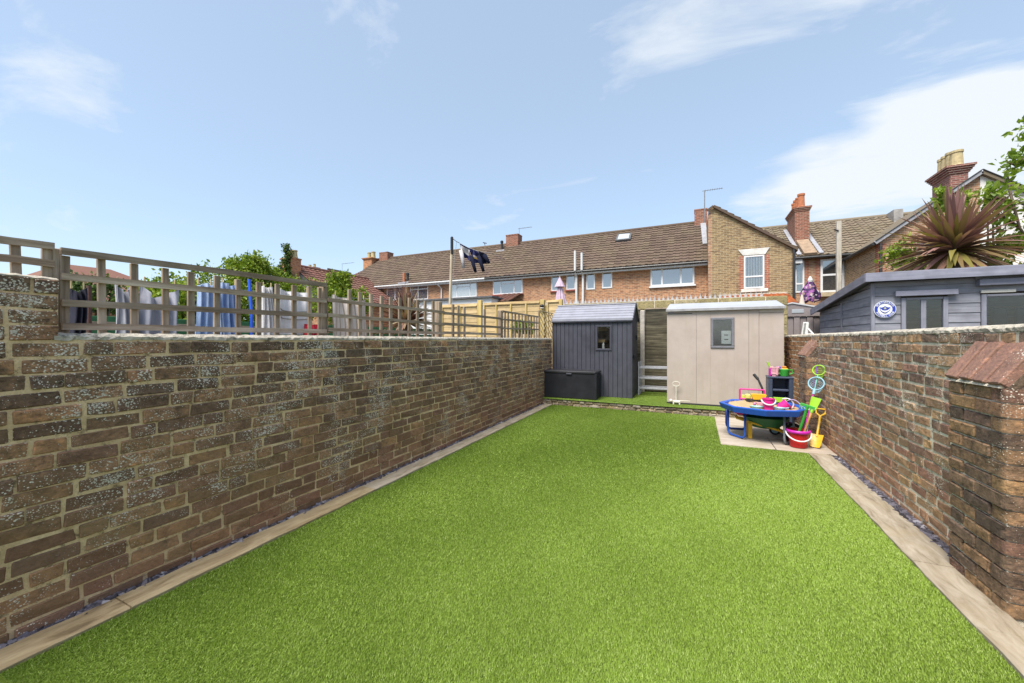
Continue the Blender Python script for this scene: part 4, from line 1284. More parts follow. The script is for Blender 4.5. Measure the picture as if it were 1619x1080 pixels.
wtop1 = az(1460, 470, SY); wtop2 = az(1570, 465, SY); wbot = 1.0
bh = .135; z = -.02
while z < zfront:
    z1 = min(z+bh-.004, zfront)
    spans = [(SX+.02, win1[0]), (win1[1], win2[0])]
    if z > wtop1-.02: spans = [(SX+.02, win2[0])]
    if z > wtop2-.02: spans = [(SX+.02, SXE)]
    if z < wbot: spans = [(SX+.02, SXE)]
    for (a, b) in spans:
        MB().add([(a,SY-.004,z),(b,SY-.004,z),(b,SY+.006,z1),(a,SY+.006,z1),(a,SY+.025,z),(b,SY+.025,z),(b,SY+.025,z1),(a,SY+.025,z1)],
                 [(0,1,2,3),(7,6,5,4),(0,4,5,1),(3,2,6,7),(0,3,7,4),(1,5,6,2)]).build('board', M_paint_x, ts, fixn=True)
    # side boards, cut along the sloping roof
    for (ya_, yb__) in ((SY+.03, ay(1333, SX)), (ay(1333, SX)+.01, SY2)):
        zl = lambda y: zfront + (zback-zfront)*(y-SY)/(SY2-SY)
        if z < zl(yb__) or z < zl(ya_):
            tops = (min(z1, zl(ya_)), min(z1, zl(yb__)))
            if tops[0] > z+.01:
                yend = yb__
                if tops[1] <= z: yend = SY + (z+.006-zfront)/(zback-zfront)*(SY2-SY); tops = (tops[0], z+.006)
                MB().add([(SX-.004,ya_,z),(SX-.004,yend,z),(SX+.004,yend,tops[1]),(SX+.004,ya_,tops[0]),(SX+.025,ya_,z),(SX+.025,yend,z),(SX+.025,yend,tops[1]),(SX+.025,ya_,tops[0])],
                         [(0,1,2,3),(7,6,5,4),(0,4,5,1),(3,2,6,7),(0,3,7,4),(1,5,6,2)]).build('board', M_paint_y, ts, fixn=True)
    z += bh
MB().cbox(SX-.014, SX+.03, SY-.016, SY+.03, 0, zfront-.01, .004).build('corner_post', M_paint_z, ts)
yb_ = ay(1331, SX)
MB().cbox(SX-.014, SX+.02, yb_-.03, yb_+.03, 0, zfront+(zback-zfront)*(yb_-SY)/(SY2-SY)-.02, .004).build('cover_strip', M_paint_z, ts)
xs_ = ax(1423, SY)
MB().box(SX+.03, SXE, SY2-.02, SY2, 0, zback-.02).build('rear_wall', M_paint_x, ts)
MB().box(SXE-.02, SXE, SY+.03, SY2-.03, 0, zback-.02).build('end_wall', M_paint_y, ts)
# roof
th = .06
of_ = .10
MB().add([(SX-.11,SY-.15,zfront+.13),(SXE+.2,SY-.15,zfront+.13),(SXE+.2,SY2+.15,zback+.07),(SX-.11,SY2+.15,zback+.07),(SX-.11,SY-.15,zfront+.06),(SXE+.2,SY-.15,zfront+.06),(SXE+.2,SY2+.15,zback),(SX-.11,SY2+.15,zback)],
         [(0,1,2,3),(7,6,5,4),(0,4,5,1),(3,2,6,7),(0,3,7,4),(1,5,6,2)]).build('roof', mottled('grey_roof_felt', (.20,.20,.22), .2, 10, .85, bump=.3), ts, fixn=True)
zf0, zf1 = az(1368, 446, SY-.17), az(1368, 432.5, SY-.17)
MB().cbox(SX-.13, SXE+.2, SY-.178, SY-.152, zf0, zf1, .004).build('fascia', M_fascia, ts)
hh = zf1-zf0
MB().add([(SX-.135,SY-.152,zf0),(SX-.135,SY2+.15,zback-.06),(SX-.135,SY2+.15,zback-.06+hh),(SX-.135,SY-.152,zf1),(SX-.112,SY-.152,zf0),(SX-.112,SY2+.15,zback-.06),(SX-.112,SY2+.15,zback-.06+hh),(SX-.112,SY-.152,zf1)],
         [(0,3,2,1),(4,5,6,7),(0,1,5,4),(3,7,6,2),(0,4,7,3),(1,2,6,5)]).build('bargeboard', wood('grey_bargeboard', (0.19,0.19,0.235), (0.25,0.25,0.30), 1, dark=.8, rv=.02, rough=.5), ts, fixn=True)
def shed_window(x0, x1, z0, z1, mull):
    w = empty('window', ((x0+x1)/2, SY, z0)); w.parent = ts; w.location = WL[w.name]-WL[ts.name]
    fw = .055
    MB().cbox(x0+.004, x0+fw, SY-.02, SY+.03, z0, z1, .004).build('frame', M_paint_z, w)
    MB().cbox(x1-fw, x1-.004, SY-.02, SY+.03, z0, z1, .004).build('frame', M_paint_z, w)
    MB().cbox(x0+fw+.001, x1-fw-.001, SY-.018, SY+.03, z1-.035, z1, .004).build('frame', M_paint_x, w)
    MB().cbox(x0+fw+.001, x1-fw-.001, SY-.018, SY+.03, z0, z0+.05, .004).build('frame', M_paint_x, w)
    xs = [x0+fw]
    for m_ in mull:
        MB().cbox(m_-.028, m_+.028, SY-.012, SY+.03, z0+.052, z1-.037, .004).build('mullion', M_paint_z, w); xs += [m_-.028, m_+.028]
    xs.append(x1-fw)
    for i in range(0, len(xs), 2):
        MB().box(xs[i], xs[i+1], SY+.004, SY+.008, z0+.05, z1-.035).build('pane', M_clear, w)
    return w
shed_window(win1[0], win1[1], wbot, wtop1, [ax(1460, SY)])
shed_window(win2[0], win2[1], wbot, wtop2, [])
MB().cbox(ax(1413, SY), ax(1511, SY), SY-.075, SY-.006, wtop1+.02, wtop1+.095, .005).build('drip_board', M_fascia, ts)
MB().cbox(ax(1542, SY), SXE-.2, SY-.10, SY-.006, wtop2+.115, wtop2+.20, .005).build('drip_board', M_fascia, ts)
MB().cbox(ax(1541, SY), SXE-.2, SY-.03, SY-.006, wtop2+.205, wtop2+.35, .005).build('lintel_board', M_paint_x, ts)
MB().cbox(ax(1549, SY), ax(1604, SY), SY-.035, SY-.012, wtop2+.015, wtop2+.06, .004).build('pale_batten', plastic('bare_batten', (.55,.52,.47), .7), ts)
# inside: timber lining and a curtain
M_lining = wood('shed_lining', (0.20,0.145,0.09), (0.30,0.22,0.14), 0, dark=.6)
for i in range(11):
    MB().box(SX+.05, SXE-.05, SY+1.0, SY+1.02, .6+i*.16, .6+i*.16+.15).build('lining_board', M_lining, ts)
for (a, b, c_, d) in ((ax(1566,SY+.9), ax(1590,SY+.9), 1.0, az(1580,487,SY+.9)), (ax(1603,SY+.9), ax(1640,SY+.9), 1.0, az(1610,487,SY+.9))):
    tag(MB().cbox(a, b, SY+.85, SY+.9, c_, d, .015).build('cabinet', mottled('dark_cabinet', (.03,.032,.04), .3, 8, .4)), 'dark cabinet inside the timber shed, the one %s the lit gap' % ('left of' if a < ax(1600, SY+.9) else 'right of'), 'cabinet')

# badge
bc = at(1399, 489, Y=SY-.03)
BR = .127
bd = empty('club_badge', (bc.x, SY-.03, bc.z), 'round blue and white football club badge on the timber shed', 'badge')
def disc(name, r0, r1, mat, y, th=.004):
    m = MB(); N = 48
    if r0 == 0:
        m.prism([(bc.x+r1*math.cos(-2*math.pi*i/N), y, bc.z+r1*math.sin(-2*math.pi*i/N)) for i in range(N)], (0, th, 0))
    else:
        V = []; Fc = []
        for i in range(N):
            a = 2*math.pi*i/N
            for r in (r0, r1):
                for yy_ in (y, y+th): V.append((bc.x+r*math.cos(a), yy_, bc.z+r*math.sin(a)))
        for i in range(N):
            j = (i+1)%N
            Fc += [(i*4,j*4,j*4+2,i*4+2), (i*4+2,j*4+2,j*4+3,i*4+3), (i*4,i*4+1,j*4+1,j*4)]
        m.add(V, Fc)
    return m.build(name, mat, bd, fixn=True)
M_bw = plastic('badge_white', (.80,.80,.80), .3); M_bb = plastic('badge_blue', (.025,.05,.36), .3); M_by = plastic('badge_gold', (.62,.6,.3), .3); M_bn = plastic('badge_navy', (.015,.02,.06), .3)
by = SY-.034
disc('disc', 0, BR, M_bw, by, .012)
disc('blue_ring', BR*.66, BR*.945, M_bb, by-.003)
def bp(pts, mat, name, dy=.004):
    return MB().prism([(bc.x+x*BR, by-dy, bc.z+y*BR) for x, y in pts], (0, .003, 0)).build(name, mat, bd, fixn=True)
sh = [(-.47,.30),(-.40,.20),(-.2,.23),(0,.36),(.2,.23),(.40,.20),(.47,.30),(.46,0),(.36,-.24),(.18,-.42),(0,-.52),(-.18,-.42),(-.36,-.24),(-.46,0)]
bp(sh, M_bb, 'shield')
cres = [(.42*math.cos(a), .08+.42*math.sin(a)) for a in np.linspace(math.pi*1.02, math.pi*1.98, 18)] + [(.39*math.cos(a), .14+.31*math.sin(a)) for a in np.linspace(math.pi*1.95, math.pi*1.05, 18)]
bp(cres, M_bw, 'crescent', .0065)
star = []
for i in range(16):
    a = math.pi/2 + i*math.pi/8; r = .17 if i % 2 == 0 else .06
    star.append((r*math.cos(a), .10+r*math.sin(a)))
bp(star, M_by, 'star', .0068)
bp([(-.10,-.40),(.10,-.40),(.10,-.46),(-.10,-.46)], M_by, 'date_bar', .0066)
def curved_text(txt, r, a0, a1, top, size):
    for i, ch in enumerate(txt):
        if ch == ' ': continue
        a = a0 + (a1-a0)*i/(len(txt)-1)
        cu = bpy.data.curves.new('letter', 'FONT'); cu.body = ch; cu.size = size; cu.align_x = 'CENTER'; cu.align_y = 'CENTER'; cu.extrude = .0008; cu.offset = .0006
        cu.materials.append(M_bw)
        tmp = bpy.data.objects.new('letter', cu); col.objects.link(tmp)
        bpy.context.view_layer.update()
        me = bpy.data.meshes.new_from_object(tmp.evaluated_get(bpy.context.evaluated_depsgraph_get()))
        bpy.data.objects.remove(tmp)
        o = bpy.data.objects.new('letter', me)
        place(o, (bc.x+r*math.cos(a), by-.0048, bc.z+r*math.sin(a)), bd)
        o.rotation_euler = Matrix.Rotation(R(90), 3, 'X').to_euler()
        roll = (a-math.pi/2) if top else (a+math.pi/2)
        o.rotation_euler = (Matrix.Rotation(-roll, 3, 'Y') @ Matrix.Rotation(R(90), 3, 'X')).to_euler()
curved_text('PORTSMOUTH', BR*.805, R(150), R(30), True, .038)
curved_text('FOOTBALL CLUB', BR*.805, R(207), R(333), False, .035)

# ------------------------------------------------------------------ houses
def tile_mat(name, stops, moss=(0.20,0.18,0.09), mossamt=.3):
    n = NB(name, .9, .15)
    r = n.math('FRACT', n.math('ADD', n.attr('rnd'), n.rnd()))
    c = n.ramp(r, stops)
    p = n.pos()
    c = n.mix(n.ramp(n.noise(p, 1.1, 6, .7), [(0.45, 0.0), (0.7, mossamt)]), c, moss)
    c = n.mix(n.ramp(n.noise(p, 22, 4, .7), [(0.4, 0.0), (0.7, .2)]), c, tuple(x*.4 for x in stops[0][1]))
    n.color(c); n.bump(n.noise(p, 40, 4), .4, .01)
    return n.m
M_tile = tile_mat('brown_roof_tile', [(0.0, (0.108,0.075,0.058)), (0.4, (0.132,0.093,0.071)), (0.75, (0.152,0.108,0.083)), (1.0, (0.113,0.08,0.064))])
M_tile_v = tile_mat('grey_brown_pantile', [(0.0, (0.16,0.125,0.09)), (0.5, (0.225,0.185,0.135)), (1.0, (0.19,0.145,0.105))])
M_tile_r = tile_mat('red_brown_tile', [(0.0, (0.16,0.075,0.06)), (0.5, (0.21,0.10,0.08)), (1.0, (0.17,0.09,0.075))])
M_tile_o = tile_mat('orange_clay_tile', [(0.0, (0.42,0.14,0.055)), (0.5, (0.52,0.19,0.075)), (1.0, (0.38,0.13,0.06))], mossamt=.15)
M_hb = housebrick('terrace_red_brick', (0.44,0.215,0.11), (0.30,0.135,0.075), (0.46,0.37,0.26))
M_hb_y = housebrick('outrigger_yellow_stock', (0.29,0.205,0.105), (0.195,0.125,0.07), (0.40,0.34,0.23))
M_hb_y2 = housebrick('side_yellow_stock', (0.42,0.28,0.15), (0.30,0.185,0.11), (0.55,0.46,0.33), 'y')
M_hb_o = housebrick('gable_orange_brick', (0.38,0.215,0.125), (0.29,0.155,0.095), (0.45,0.37,0.27))
M_hb_r = housebrick('red_quoin_brick', (0.34,0.12,0.07), (0.27,0.095,0.06), (0.42,0.33,0.25))
M_chim = housebrick('chimney_brick', (0.27,0.10,0.065), (0.20,0.075,0.05), (0.36,0.29,0.22), 'xy')
M_upvc = plastic('white_window_frame', (.74,.74,.74), .35)
M_gutter_w = plastic('white_gutter', (.66,.66,.65), .4)
M_gutter_b = plastic('black_gutter', (.03,.03,.032), .4)
M_pane = pane_mat('reflecting_pane', (.07,.09,.115))
M_pane_d = pane_mat('dark_pane', (.035,.04,.045))
M_net = cloth_mat('net_curtain', (.58,.58,.57), stripe=((.38,.38,.39), 3.2, 'X'))
M_hglass = glass('house_pane', (.82,.85,.86), .16)
M_white_render = mottled('white_render', (.68,.65,.61), .1, 1.5, .9, dirt=.15)
M_leadflash = mottled('lead_flashing', (.30,.30,.32), .2, 8, .6)
M_stonelint = mottled('painted_stone', (.62,.60,.56), .2, 5, .8, dirt=.5)
M_felt = mottled('dark_felt', (.10,.10,.105), .3, 8, .9)

def roof_tiles(parent, xa, xb, ye, ze, yr, zr, mat, course=.31, tw=.30, xa2=None, xb2=None, amp=.024, axis='x'):
    """tiles laid course by course from eave (ye,ze) to ridge (yr,zr), between xa and xb (xa2, xb2 at the ridge)"""
    xa2 = xa if xa2 is None else xa2; xb2 = xb if xb2 is None else xb2
    sl = math.hypot(yr-ye, zr-ze); uy, uz = (yr-ye)/sl, (zr-ze)/sl
    sg = 1 if (yr > ye) else -1
    ny, nz = -uz*sg, abs(uy)
    nc = max(2, round(sl/course)); course = sl/nc
    V = []; Fc = []; rv = []
    prof = [(0, 0), (.12, .9), (.3, 1.0), (.45, .35), (.55, .1), (.8, .05), (1, 0)]
    for j in range(nc):
        s0, s1 = j*course, min((j+1)*course+.03, sl)
        a0 = xa+(xa2-xa)*s0/sl; b0 = xb+(xb2-xb)*s0/sl
        nt = max(1, round((b0-a0)/tw)); w = (b0-a0)/nt
        for t in range(nt):
            x0 = a0+t*w; base = len(V)
            tl_ = rng.uniform(-.006, .006); rr = rng.random()
            for (u, hgt) in prof:
                xx = x0+u*w
                for (s, lift) in ((s0, -.01), (s0, .045+tl_), (s1, .004)):
                    h_ = lift + hgt*amp
                    V.append((xx, ye+uy*s+ny*h_, ze+uz*s+nz*h_))
            for q in range(len(prof)-1):
                k = base+q*3
                Fc += [(k, k+3, k+4, k+1), (k+1, k+4, k+5, k+2)]; rv += [rr, rr]
    if axis == 'y': V = [(y, x, z) for x, y, z in V]
    V = np.array(V); c = V.mean(0)
    me = bpy.data.meshes.new('tiles'); me.from_pydata((V-c).tolist(), [], Fc); me.materials.append(mat); set_rnd(me, rv)
    o = bpy.data.objects.new('tiles', me); o['kind'] = 'stuff'
    return place(o, c, parent)

def house_window(parent, x0, x1, z0, z1, Y, splits=(), transoms=(), pane=None, sill=None, curtain=False, fw=.055):
    """frame, panes and bars of one window; splits are fractions of the width, transoms (light index, fraction of height)"""
    w = empty('window', ((x0+x1)/2, Y, z0)); w.parent = parent; w.location = WL[w.name]-WL[parent.name]
    yf = Y-.03
    xs = [x0]+[x0+(x1-x0)*s for s in splits]+[x1]
    m = MB()
    m.cbox(x0, x1, yf, Y+.01, z1-fw, z1, .006).cbox(x0, x1, yf, Y+.01, z0, z0+fw, .006)
    for i, x in enumerate(xs):
        a = x if i == 0 else (x-fw if i == len(xs)-1 else x-fw/2)
        m.cbox(a, a+fw, yf+.001, Y+.01, z0+fw*.9, z1-fw*.9, .006)
    for (li, t) in transoms:
        zz_ = z0+(z1-z0)*t
        m.cbox(xs[li]+fw*.6, xs[li+1]-fw*.6, yf-.004, Y+.01, zz_-fw*.5, zz_+fw*.5, .006)
    m.build('frame', M_upvc, w)
    if curtain:
        MB().grid(lambda u, v: (x0+fw+(x1-x0-2*fw)*u, Y-.003-.004*math.sin(u*40), z0+fw+(z1-z0-2*fw)*v), 60, 1).build('curtain', M_net, w, smooth=True)
    for i in range(len(xs)-1):
        MB().box(xs[i]+fw*.5, xs[i+1]-fw*.5, Y-.016, Y-.012, z0+fw*.6, z1-fw*.6).build('pane', M_hglass if curtain else (pane or M_pane), w)
    if sill:
        MB().cbox(x0-.06, x1+.06, Y-.09, Y+.01, z0-.075, z0-.006, .006).build('sill', sill, w)
    return w
def wpx(parent, px0, px1, pyt, pyb, Y, **k):
    pm = (px0+px1)/2
    return house_window(parent, ax(px0, Y), ax(px1, Y), az(pm, pyb, Y), az(pm, pyt, Y), Y, **k)
def chimney(parent, x0, x1, y0, y1, z0, z1, pots, mat=M_chim, pot_mat=None, steps=2, pr=.13, ph=.45, name='chimney', along='y', ce=.05):
    ch = MB().box(x0, x1, y0, y1, z0, z1-.07*steps)
    o = ch.build(name, mat, parent)
    for s in range(steps):
        e = ce*(s+1)
        MB().box(x0-e, x1+e, y0-e, y1+e, z1-.07*(steps-s)+.001, z1-.07*(steps-s-1)).build('corbel', mat, o)
    for i in range(pots):
        t = (i+.5)/pots
        c = ((x0+x1)/2, y0+(y1-y0)*t, z1) if along == 'y' else (x0+(x1-x0)*t, (y0+y1)/2, z1)
        k = pr*rng.uniform(.9, 1.1); hh_ = ph*rng.uniform(.9, 1.1)
        MB().lathe([(k*1.1, 0), (k*1.15, .05), (k, .08), (k*.88, hh_*.85), (k*1.02, hh_*.87), (k*1.02, hh_), (k*.8, hh_), (k*.8, hh_-.12)], c, 14, caps=True).build('chimney_pot', pot_mat, o)
    return o
M_pot_o = mottled('terracotta_pot', (0.44,0.16,0.075), .25, 9, .8)
M_pot_y = mottled('buff_pot', (0.46,0.37,0.20), .25, 9, .8)
def aerial(label, px, pyt, pyb, Y, arms, mast_r=.014):
    a, b = at(px, pyt, Y=Y), at(px, pyb, Y=Y)
    t = empty('tv_aerial', (a.x, Y, b.z), label, 'aerial')
    M_al = mottled('dull_aluminium', (.20,.20,.21), .2, 10, .5)
    MB().tube([(a.x, Y, b.z), (a.x, Y, a.z)], mast_r, 6).build('mast', M_al, t)
    q = at(arms, pyt, Y=Y)
    zz_ = a.z-.02
    MB().tube([(min(a.x, q.x)-.1, Y, zz_), (max(a.x, q.x), Y, zz_)], .012, 6).build('boom', M_al, t)
    L = abs(q.x-a.x)
    for i in range(8):
        xx = a.x + (q.x-a.x)*(i+.5)/8
        MB().tube([(xx, Y-.13, zz_), (xx, Y+.13, zz_)], .006, 5).build('element', M_al, t)
    return t

YT, YTR = 20.0, 23.5
ZTE, ZTR = 4.93, 7.66
def terrace(label, x0, x1, gut, wins, hidden_left=False):
    h = empty('terraced_house', ((x0+x1)/2, YT+3.5, 0), label, 'house', 'terraced houses behind the garden')
    MB().box(x0+.002, x1-.002, YT, YT+7, -.05, ZTE+.02).build('wall', M_hb, h)
    rf = MB().add([(x0+.002,YT-.3,ZTE-.02),(x1-.002,YT-.3,ZTE-.02),(x1-.002,YTR,ZTR),(x0+.002,YTR,ZTR),(x1-.002,YTR+3.8,ZTE-.02),(x0+.002,YTR+3.8,ZTE-.02)],
             [(0,1,2,3),(3,2,4,5),(0,3,5),(1,4,2),(0,5,4,1)]).build('roof', M_felt, h, fixn=True)
    roof_tiles(rf, x0+.002, x1-.002, YT-.36, ZTE+.0, YTR, ZTR+.05, M_tile)
    MB().tube([(x0, YTR, ZTR+.06), (x1, YTR, ZTR+.06)], .11, 10).build('ridge_tiles', M_tile, rf)
    MB().cbox(x0+.002, x1-.002, YT-.31, YT-.285, ZTE-.19, ZTE-.02, .004).build('fascia', M_gutter_w, h)
    MB().box(x0+.002, x1-.002, YT-.285, YT-.001, ZTE-.18, ZTE-.16).build('soffit', M_gutter_w, h)
    MB().tube([(x0+.002, YT-.37, ZTE-.06), (x1-.002, YT-.37, ZTE-.06)], .055, 8).build('gutter', gut, h)
    for a in wins:
        wpx(h, *a[:4], YT, **a[4])
    return h, rf
red_sill = mottled('red_painted_sill', (.28,.08,.06), .2, 8, .6)
hA, rA = terrace('far end house of the brown roofed terrace behind the striped towel', -22.8, -16.2, M_gutter_w,
    [(567, 583, 459, 477, dict(splits=(.5,))), (612, 638, 454, 475, dict(splits=(.5,))) ])
hB, rB = terrace('terraced house with white downpipes behind the dark shirts on the pole', -16.2, -10.95, M_gutter_w,
    [(649, 677, 451, 474, dict(splits=(.45,), transoms=((0, .72), (1, .72)))), (713, 754, 445.5, 470, dict(splits=(.24, .75), transoms=((1, .68),), pane=pane_mat('pale_blind_pane', (.42,.43,.42), .1)))])
hC, rC = terrace('terraced house with red window sills in the middle of the terrace', -10.95, -5.5, M_gutter_b,
    [(779.6, 826.5, 438.5, 465, dict(splits=(.28, .72), transoms=((1, .62),), sill=red_sill)), (872, 886, 433, 460, dict(sill=red_sill)), (895.7, 909.7, 430.5, 458, dict(sill=red_sill))])
hD, rD = terrace('terraced house with the wide triple window and roof light next to the yellow gable', -5.5, .56, M_gutter_b,
    [(927, 941, 428, 458, dict(fw=.07)), (952, 968, 426, 456, dict(fw=.07)), (1028.5, 1098, 417, 451.5, dict(splits=(.27, .70), fw=.08, sill=M_upvc))])
# downpipes and soil pipes
def pipe(parent, name, px, pyt, pyb, mat, r=.045, Y=YT-.09):
    a, b = at(px, pyt, Y=Y), at(px, pyb, Y=Y)
    return MB().tube([(a.x, Y, max(b.z, 0)), (a.x, Y, a.z)], r, 8).build(name, mat, parent)
def swan(parent, px, pyt, mat):
    Y = YT-.09; a = at(px, pyt, Y=Y)
    return MB().tube([(a.x-.32, YT-.36, ZTE-.1), (a.x-.12, YT-.25, ZTE-.22), (a.x, Y, ZTE-.42), (a.x, Y, 0)], .042, 8).build('downpipe', mat, parent)
swan(hA, 590, 458, M_gutter_w); swan(hB, 698, 450, M_gutter_w)
for px, pt__ in ((911, 398), (921.5, 401)):
    xx = ax(px, YT-.2); zz_ = az(px, pt__, YT-.2)
    MB().tube([(xx, YT-.16, 0), (xx, YT-.16, ZTE-.3), (xx, YT-.42, ZTE), (xx, YT-.42, zz_)], .06, 10).build('soil_pipe', M_gutter_w, hC if px < 915 else hD)
# small pipes, vents, roof light
def roof_pt(px, py):
    # where the sight line meets the front roof slope
    best = None
    for i in range(400):
        Y = YT-.36 + (YTR-YT+.36)*i/399
        p = at(px, py, Y=Y); zr_ = ZTE + (ZTR+.05-ZTE)*(Y-YT+.36)/(YTR-YT+.36)
        d = abs(p.z-zr_)
        if best is None or d < best[0]: best = (d, p)
    return best[1]
def roof_vent(parent, px, pyb, pyt, mat, r=.07, cap=True):
    p = roof_pt(px, pyb); zt_ = az(px, pyt, p.y)
    v = MB().tube([(p.x, p.y, p.z-.1), (p.x, p.y, zt_)], r, 10).build('roof_vent', mat, parent)
    if cap: MB().lathe([(r*1.25, 0), (r*1.3, .12), (r*.7, .16)], (p.x, p.y, zt_-.14), 12).build('cowl', M_blackp, v)
    MB().cbox(p.x-.3, p.x+.3, p.y-.28, p.y-.20, p.z-.17, p.z-.06, .01).build('flashing', M_leadflash, v)
roof_vent(rA, 639, 446, 432, M_pot_o, .09, False); roof_vent(rA, 644.5, 445, 432, M_gutter_b, .08)
roof_vent(rB, 793.5, 395, 381, M_gutter_b, .08)
pts = [roof_pt(*q) for q in ((973, 384), (997, 381.5), (999.5, 371.5), (977, 373.5))]
nrm = (pts[1]-pts[0]).cross(pts[3]-pts[0]).normalized()
if nrm.z < 0: nrm = -nrm
sk = MB().prism([q+nrm*.0 for q in pts], nrm*.14).build('roof_light', mottled('roof_light_frame', (.10,.10,.10), .2, 9, .5), rD, fixn=True)
cc = sum(pts, Vector())/4
MB().prism([cc+(q-cc)*.74+nrm*.139 for q in pts], nrm*.012).build('pane', pane_mat('roof_light_pane', (.55,.57,.58), .1), sk, fixn=True)
# chimneys on the terrace
def ridge_chimney(parent, px0, px1, pyt, pots=0, **k):
    x0, x1 = ax(px0, YTR), ax(px1, YTR)
    return chimney(parent, x0, x1, YTR-.3, YTR+.35, ZTR-.4, az((px0+px1)/2, pyt, YTR-.3), pots, pot_mat=M_pot_o, steps=1, ce=.015, **k)
ridge_chimney(rA, 604, 617, 398)
ridge_chimney(rC, 803, 822, 370)
ridge_chimney(rD, 1098, 1118, 330)
aerial('tv aerial on the chimney in the middle of the terrace', 821, 361, 371, YTR, 841)
# small dish aerial on the ridge
p = at(767, 393, Y=YTR); q = at(766, 384, Y=YTR)
sa = empty('tv_aerial', (p.x, YTR, p.z), 'tiny aerial on the terrace ridge beside the hanging shirts', 'aerial')
MB().tube([(p.x+.1, YTR, p.z-.3), (q.x, YTR, q.z)], .02, 6).build('mast', M_blackp, sa)
MB().tube([(q.x-.12, YTR, q.z+.03), (q.x+.16, YTR, q.z-.05)], .03, 6).build('head', M_blackp, sa)

# flat roofed white extension and lean-to
ex = empty('extension', (ax(740, 17.5), 18.7, 0), 'white flat roofed extension at the back of the terrace', 'house')
xa_, xb_ = ax(640, 17.5), ax(777, 17.5); ze_ = az(740, 473, 17.5)
MB().box(xa_, xb_, 17.5, YT, 0, ze_).build('wall', plastic('white_painted_wall', (.72,.72,.73), .7), ex)
MB().cbox(xa_-.12, xb_+.12, 17.35, YT, ze_+.001, ze_+.10, .01).build('roof', M_felt, ex)
lt = empty('lean_to', (ax(790, 18.2), 19, 0), 'small lean-to with red tiles and green door beside the white extension', 'lean-to')
l0, l1 = ax(780, 18.4), ax(802, 18.4); lz = az(790, 478, 18.4)
MB().box(l0, l1, 18.4, YT-.01, 0, lz).build('wall', M_hb, lt)
roof_tiles(lt, l0-.1, l1+.2, 18.2, lz+.02, YT-.02, lz+.62, M_tile_r, course=.2)
MB().cbox(l0+.15, l0+.6, 18.36, 18.40, lz-.9, lz-.1, .01).build('door', mottled('green_door', (.03,.12,.08), .2, 6, .5), lt)
MB().cbox(l0+.64, l0+.8, 18.36, 18.40, lz-.9, lz-.08, .01).build('frame', M_upvc, lt)

# ------------------------------------------------------------------ yellow stock-brick gabled wing
YG = 19.1
g0, g1 = ax(1120, YG), ax(1255, YG)
zL, zP, zR_ = az(1120, 334, YG), az(1128, 328, YG), az(1255, 394, YG)
xP = ax(1128, YG)
gw = empty('gabled_wing', ((g0+g1)/2, YG+2, 0), 'yellow brick lean-to gable wing with one net curtained sash window', 'house')
MB().prism([(g0,YG,0),(g1,YG,0),(g1,YG,zR_),(xP,YG,zP),(g0,YG,zL)], (0, 4.2, 0)).build('wall', M_hb_y, gw, fixn=True)
MB().box(g0-.003, g0+.14, YG-.003, YG+.8, 0, zL-.05).build('quoin', M_hb_o, gw)
rf = MB().add([(g1+.12,YG-.08,zR_-.02),(xP,YG-.08,zP+.06),(xP,YG+4.2,zP+.06),(g1+.12,YG+4.2,zR_-.02),(g1+.12,YG-.08,zR_-.10),(xP,YG-.08,zP-.04),(xP,YG+4.2,zP-.04),(g1+.12,YG+4.2,zR_-.10)],
         [(0,1,2,3),(7,6,5,4),(0,4,5,1),(0,3,7,4),(1,5,6,2),(2,6,7,3)]).build('roof', M_tile, gw, fixn=True)
roof_tiles(rf, YG-.1, YG+4.2, g1+.14, zR_+.0, xP, zP+.07, M_tile, axis='y')
MB().beam((g1+.12, YG-.1, zR_-.03), (xP, YG-.1, zP+.03), .05, .10, b=.006).build('verge', M_tile, rf)
MB().beam((xP, YG-.1, zP+.03), (g0-.05, YG-.1, zL+.0), .05, .10, b=.006).build('verge', M_tile, rf)
wx_ = (1176, 1208.5)
wn_ = wpx(gw, wx_[0], wx_[1], 404, 456, YG, transoms=((0, .36),), curtain=True, fw=.06)
a, b = ax(1173, YG), ax(1212, YG); zz0 = az(1192, 462, YG)
MB().cbox(a-.04, b+.04, YG-.12, YG-.002, zz0, zz0+.13, .01).build('sill', M_stonelint, wn_)
zz1 = az(1192, 403, YG)
MB().prism([(ax(1174.5,YG), YG-.03, zz1+.0), (ax(1210,YG), YG-.03, zz1), (ax(1217,YG), YG-.03, zz1+.26), (ax(1167,YG), YG-.03, zz1+.26)], (0, .028, 0)).build('lintel', M_stonelint, wn_, fixn=True)
for (pa, pb_) in ((1168, 1175.5), (1209, 1216.5)):
    MB().box(ax(pa,YG), ax(pb_,YG), YG-.006, YG+.05, zz0+.1, zz1-.02).build('red_brick_surround', M_hb_r, wn_)
pipe(gw, 'downpipe', 1255.5, 393, 520, M_gutter_b, .05, YG-.06)
aerial('tall tv aerial rising beside the yellow gable', 1114, 301, 352, YG+.9, 1143, .022)
# lead flashing where the terrace roof meets the wing
fa, fb = roof_pt(1113, 353), roof_pt(1117.5, 388)
MB().beam(fa+Vector((-.05,0,.08)), fb+Vector((-.05,0,.08)), .26, .05, b=.01).build('flashing', M_leadflash, rD)
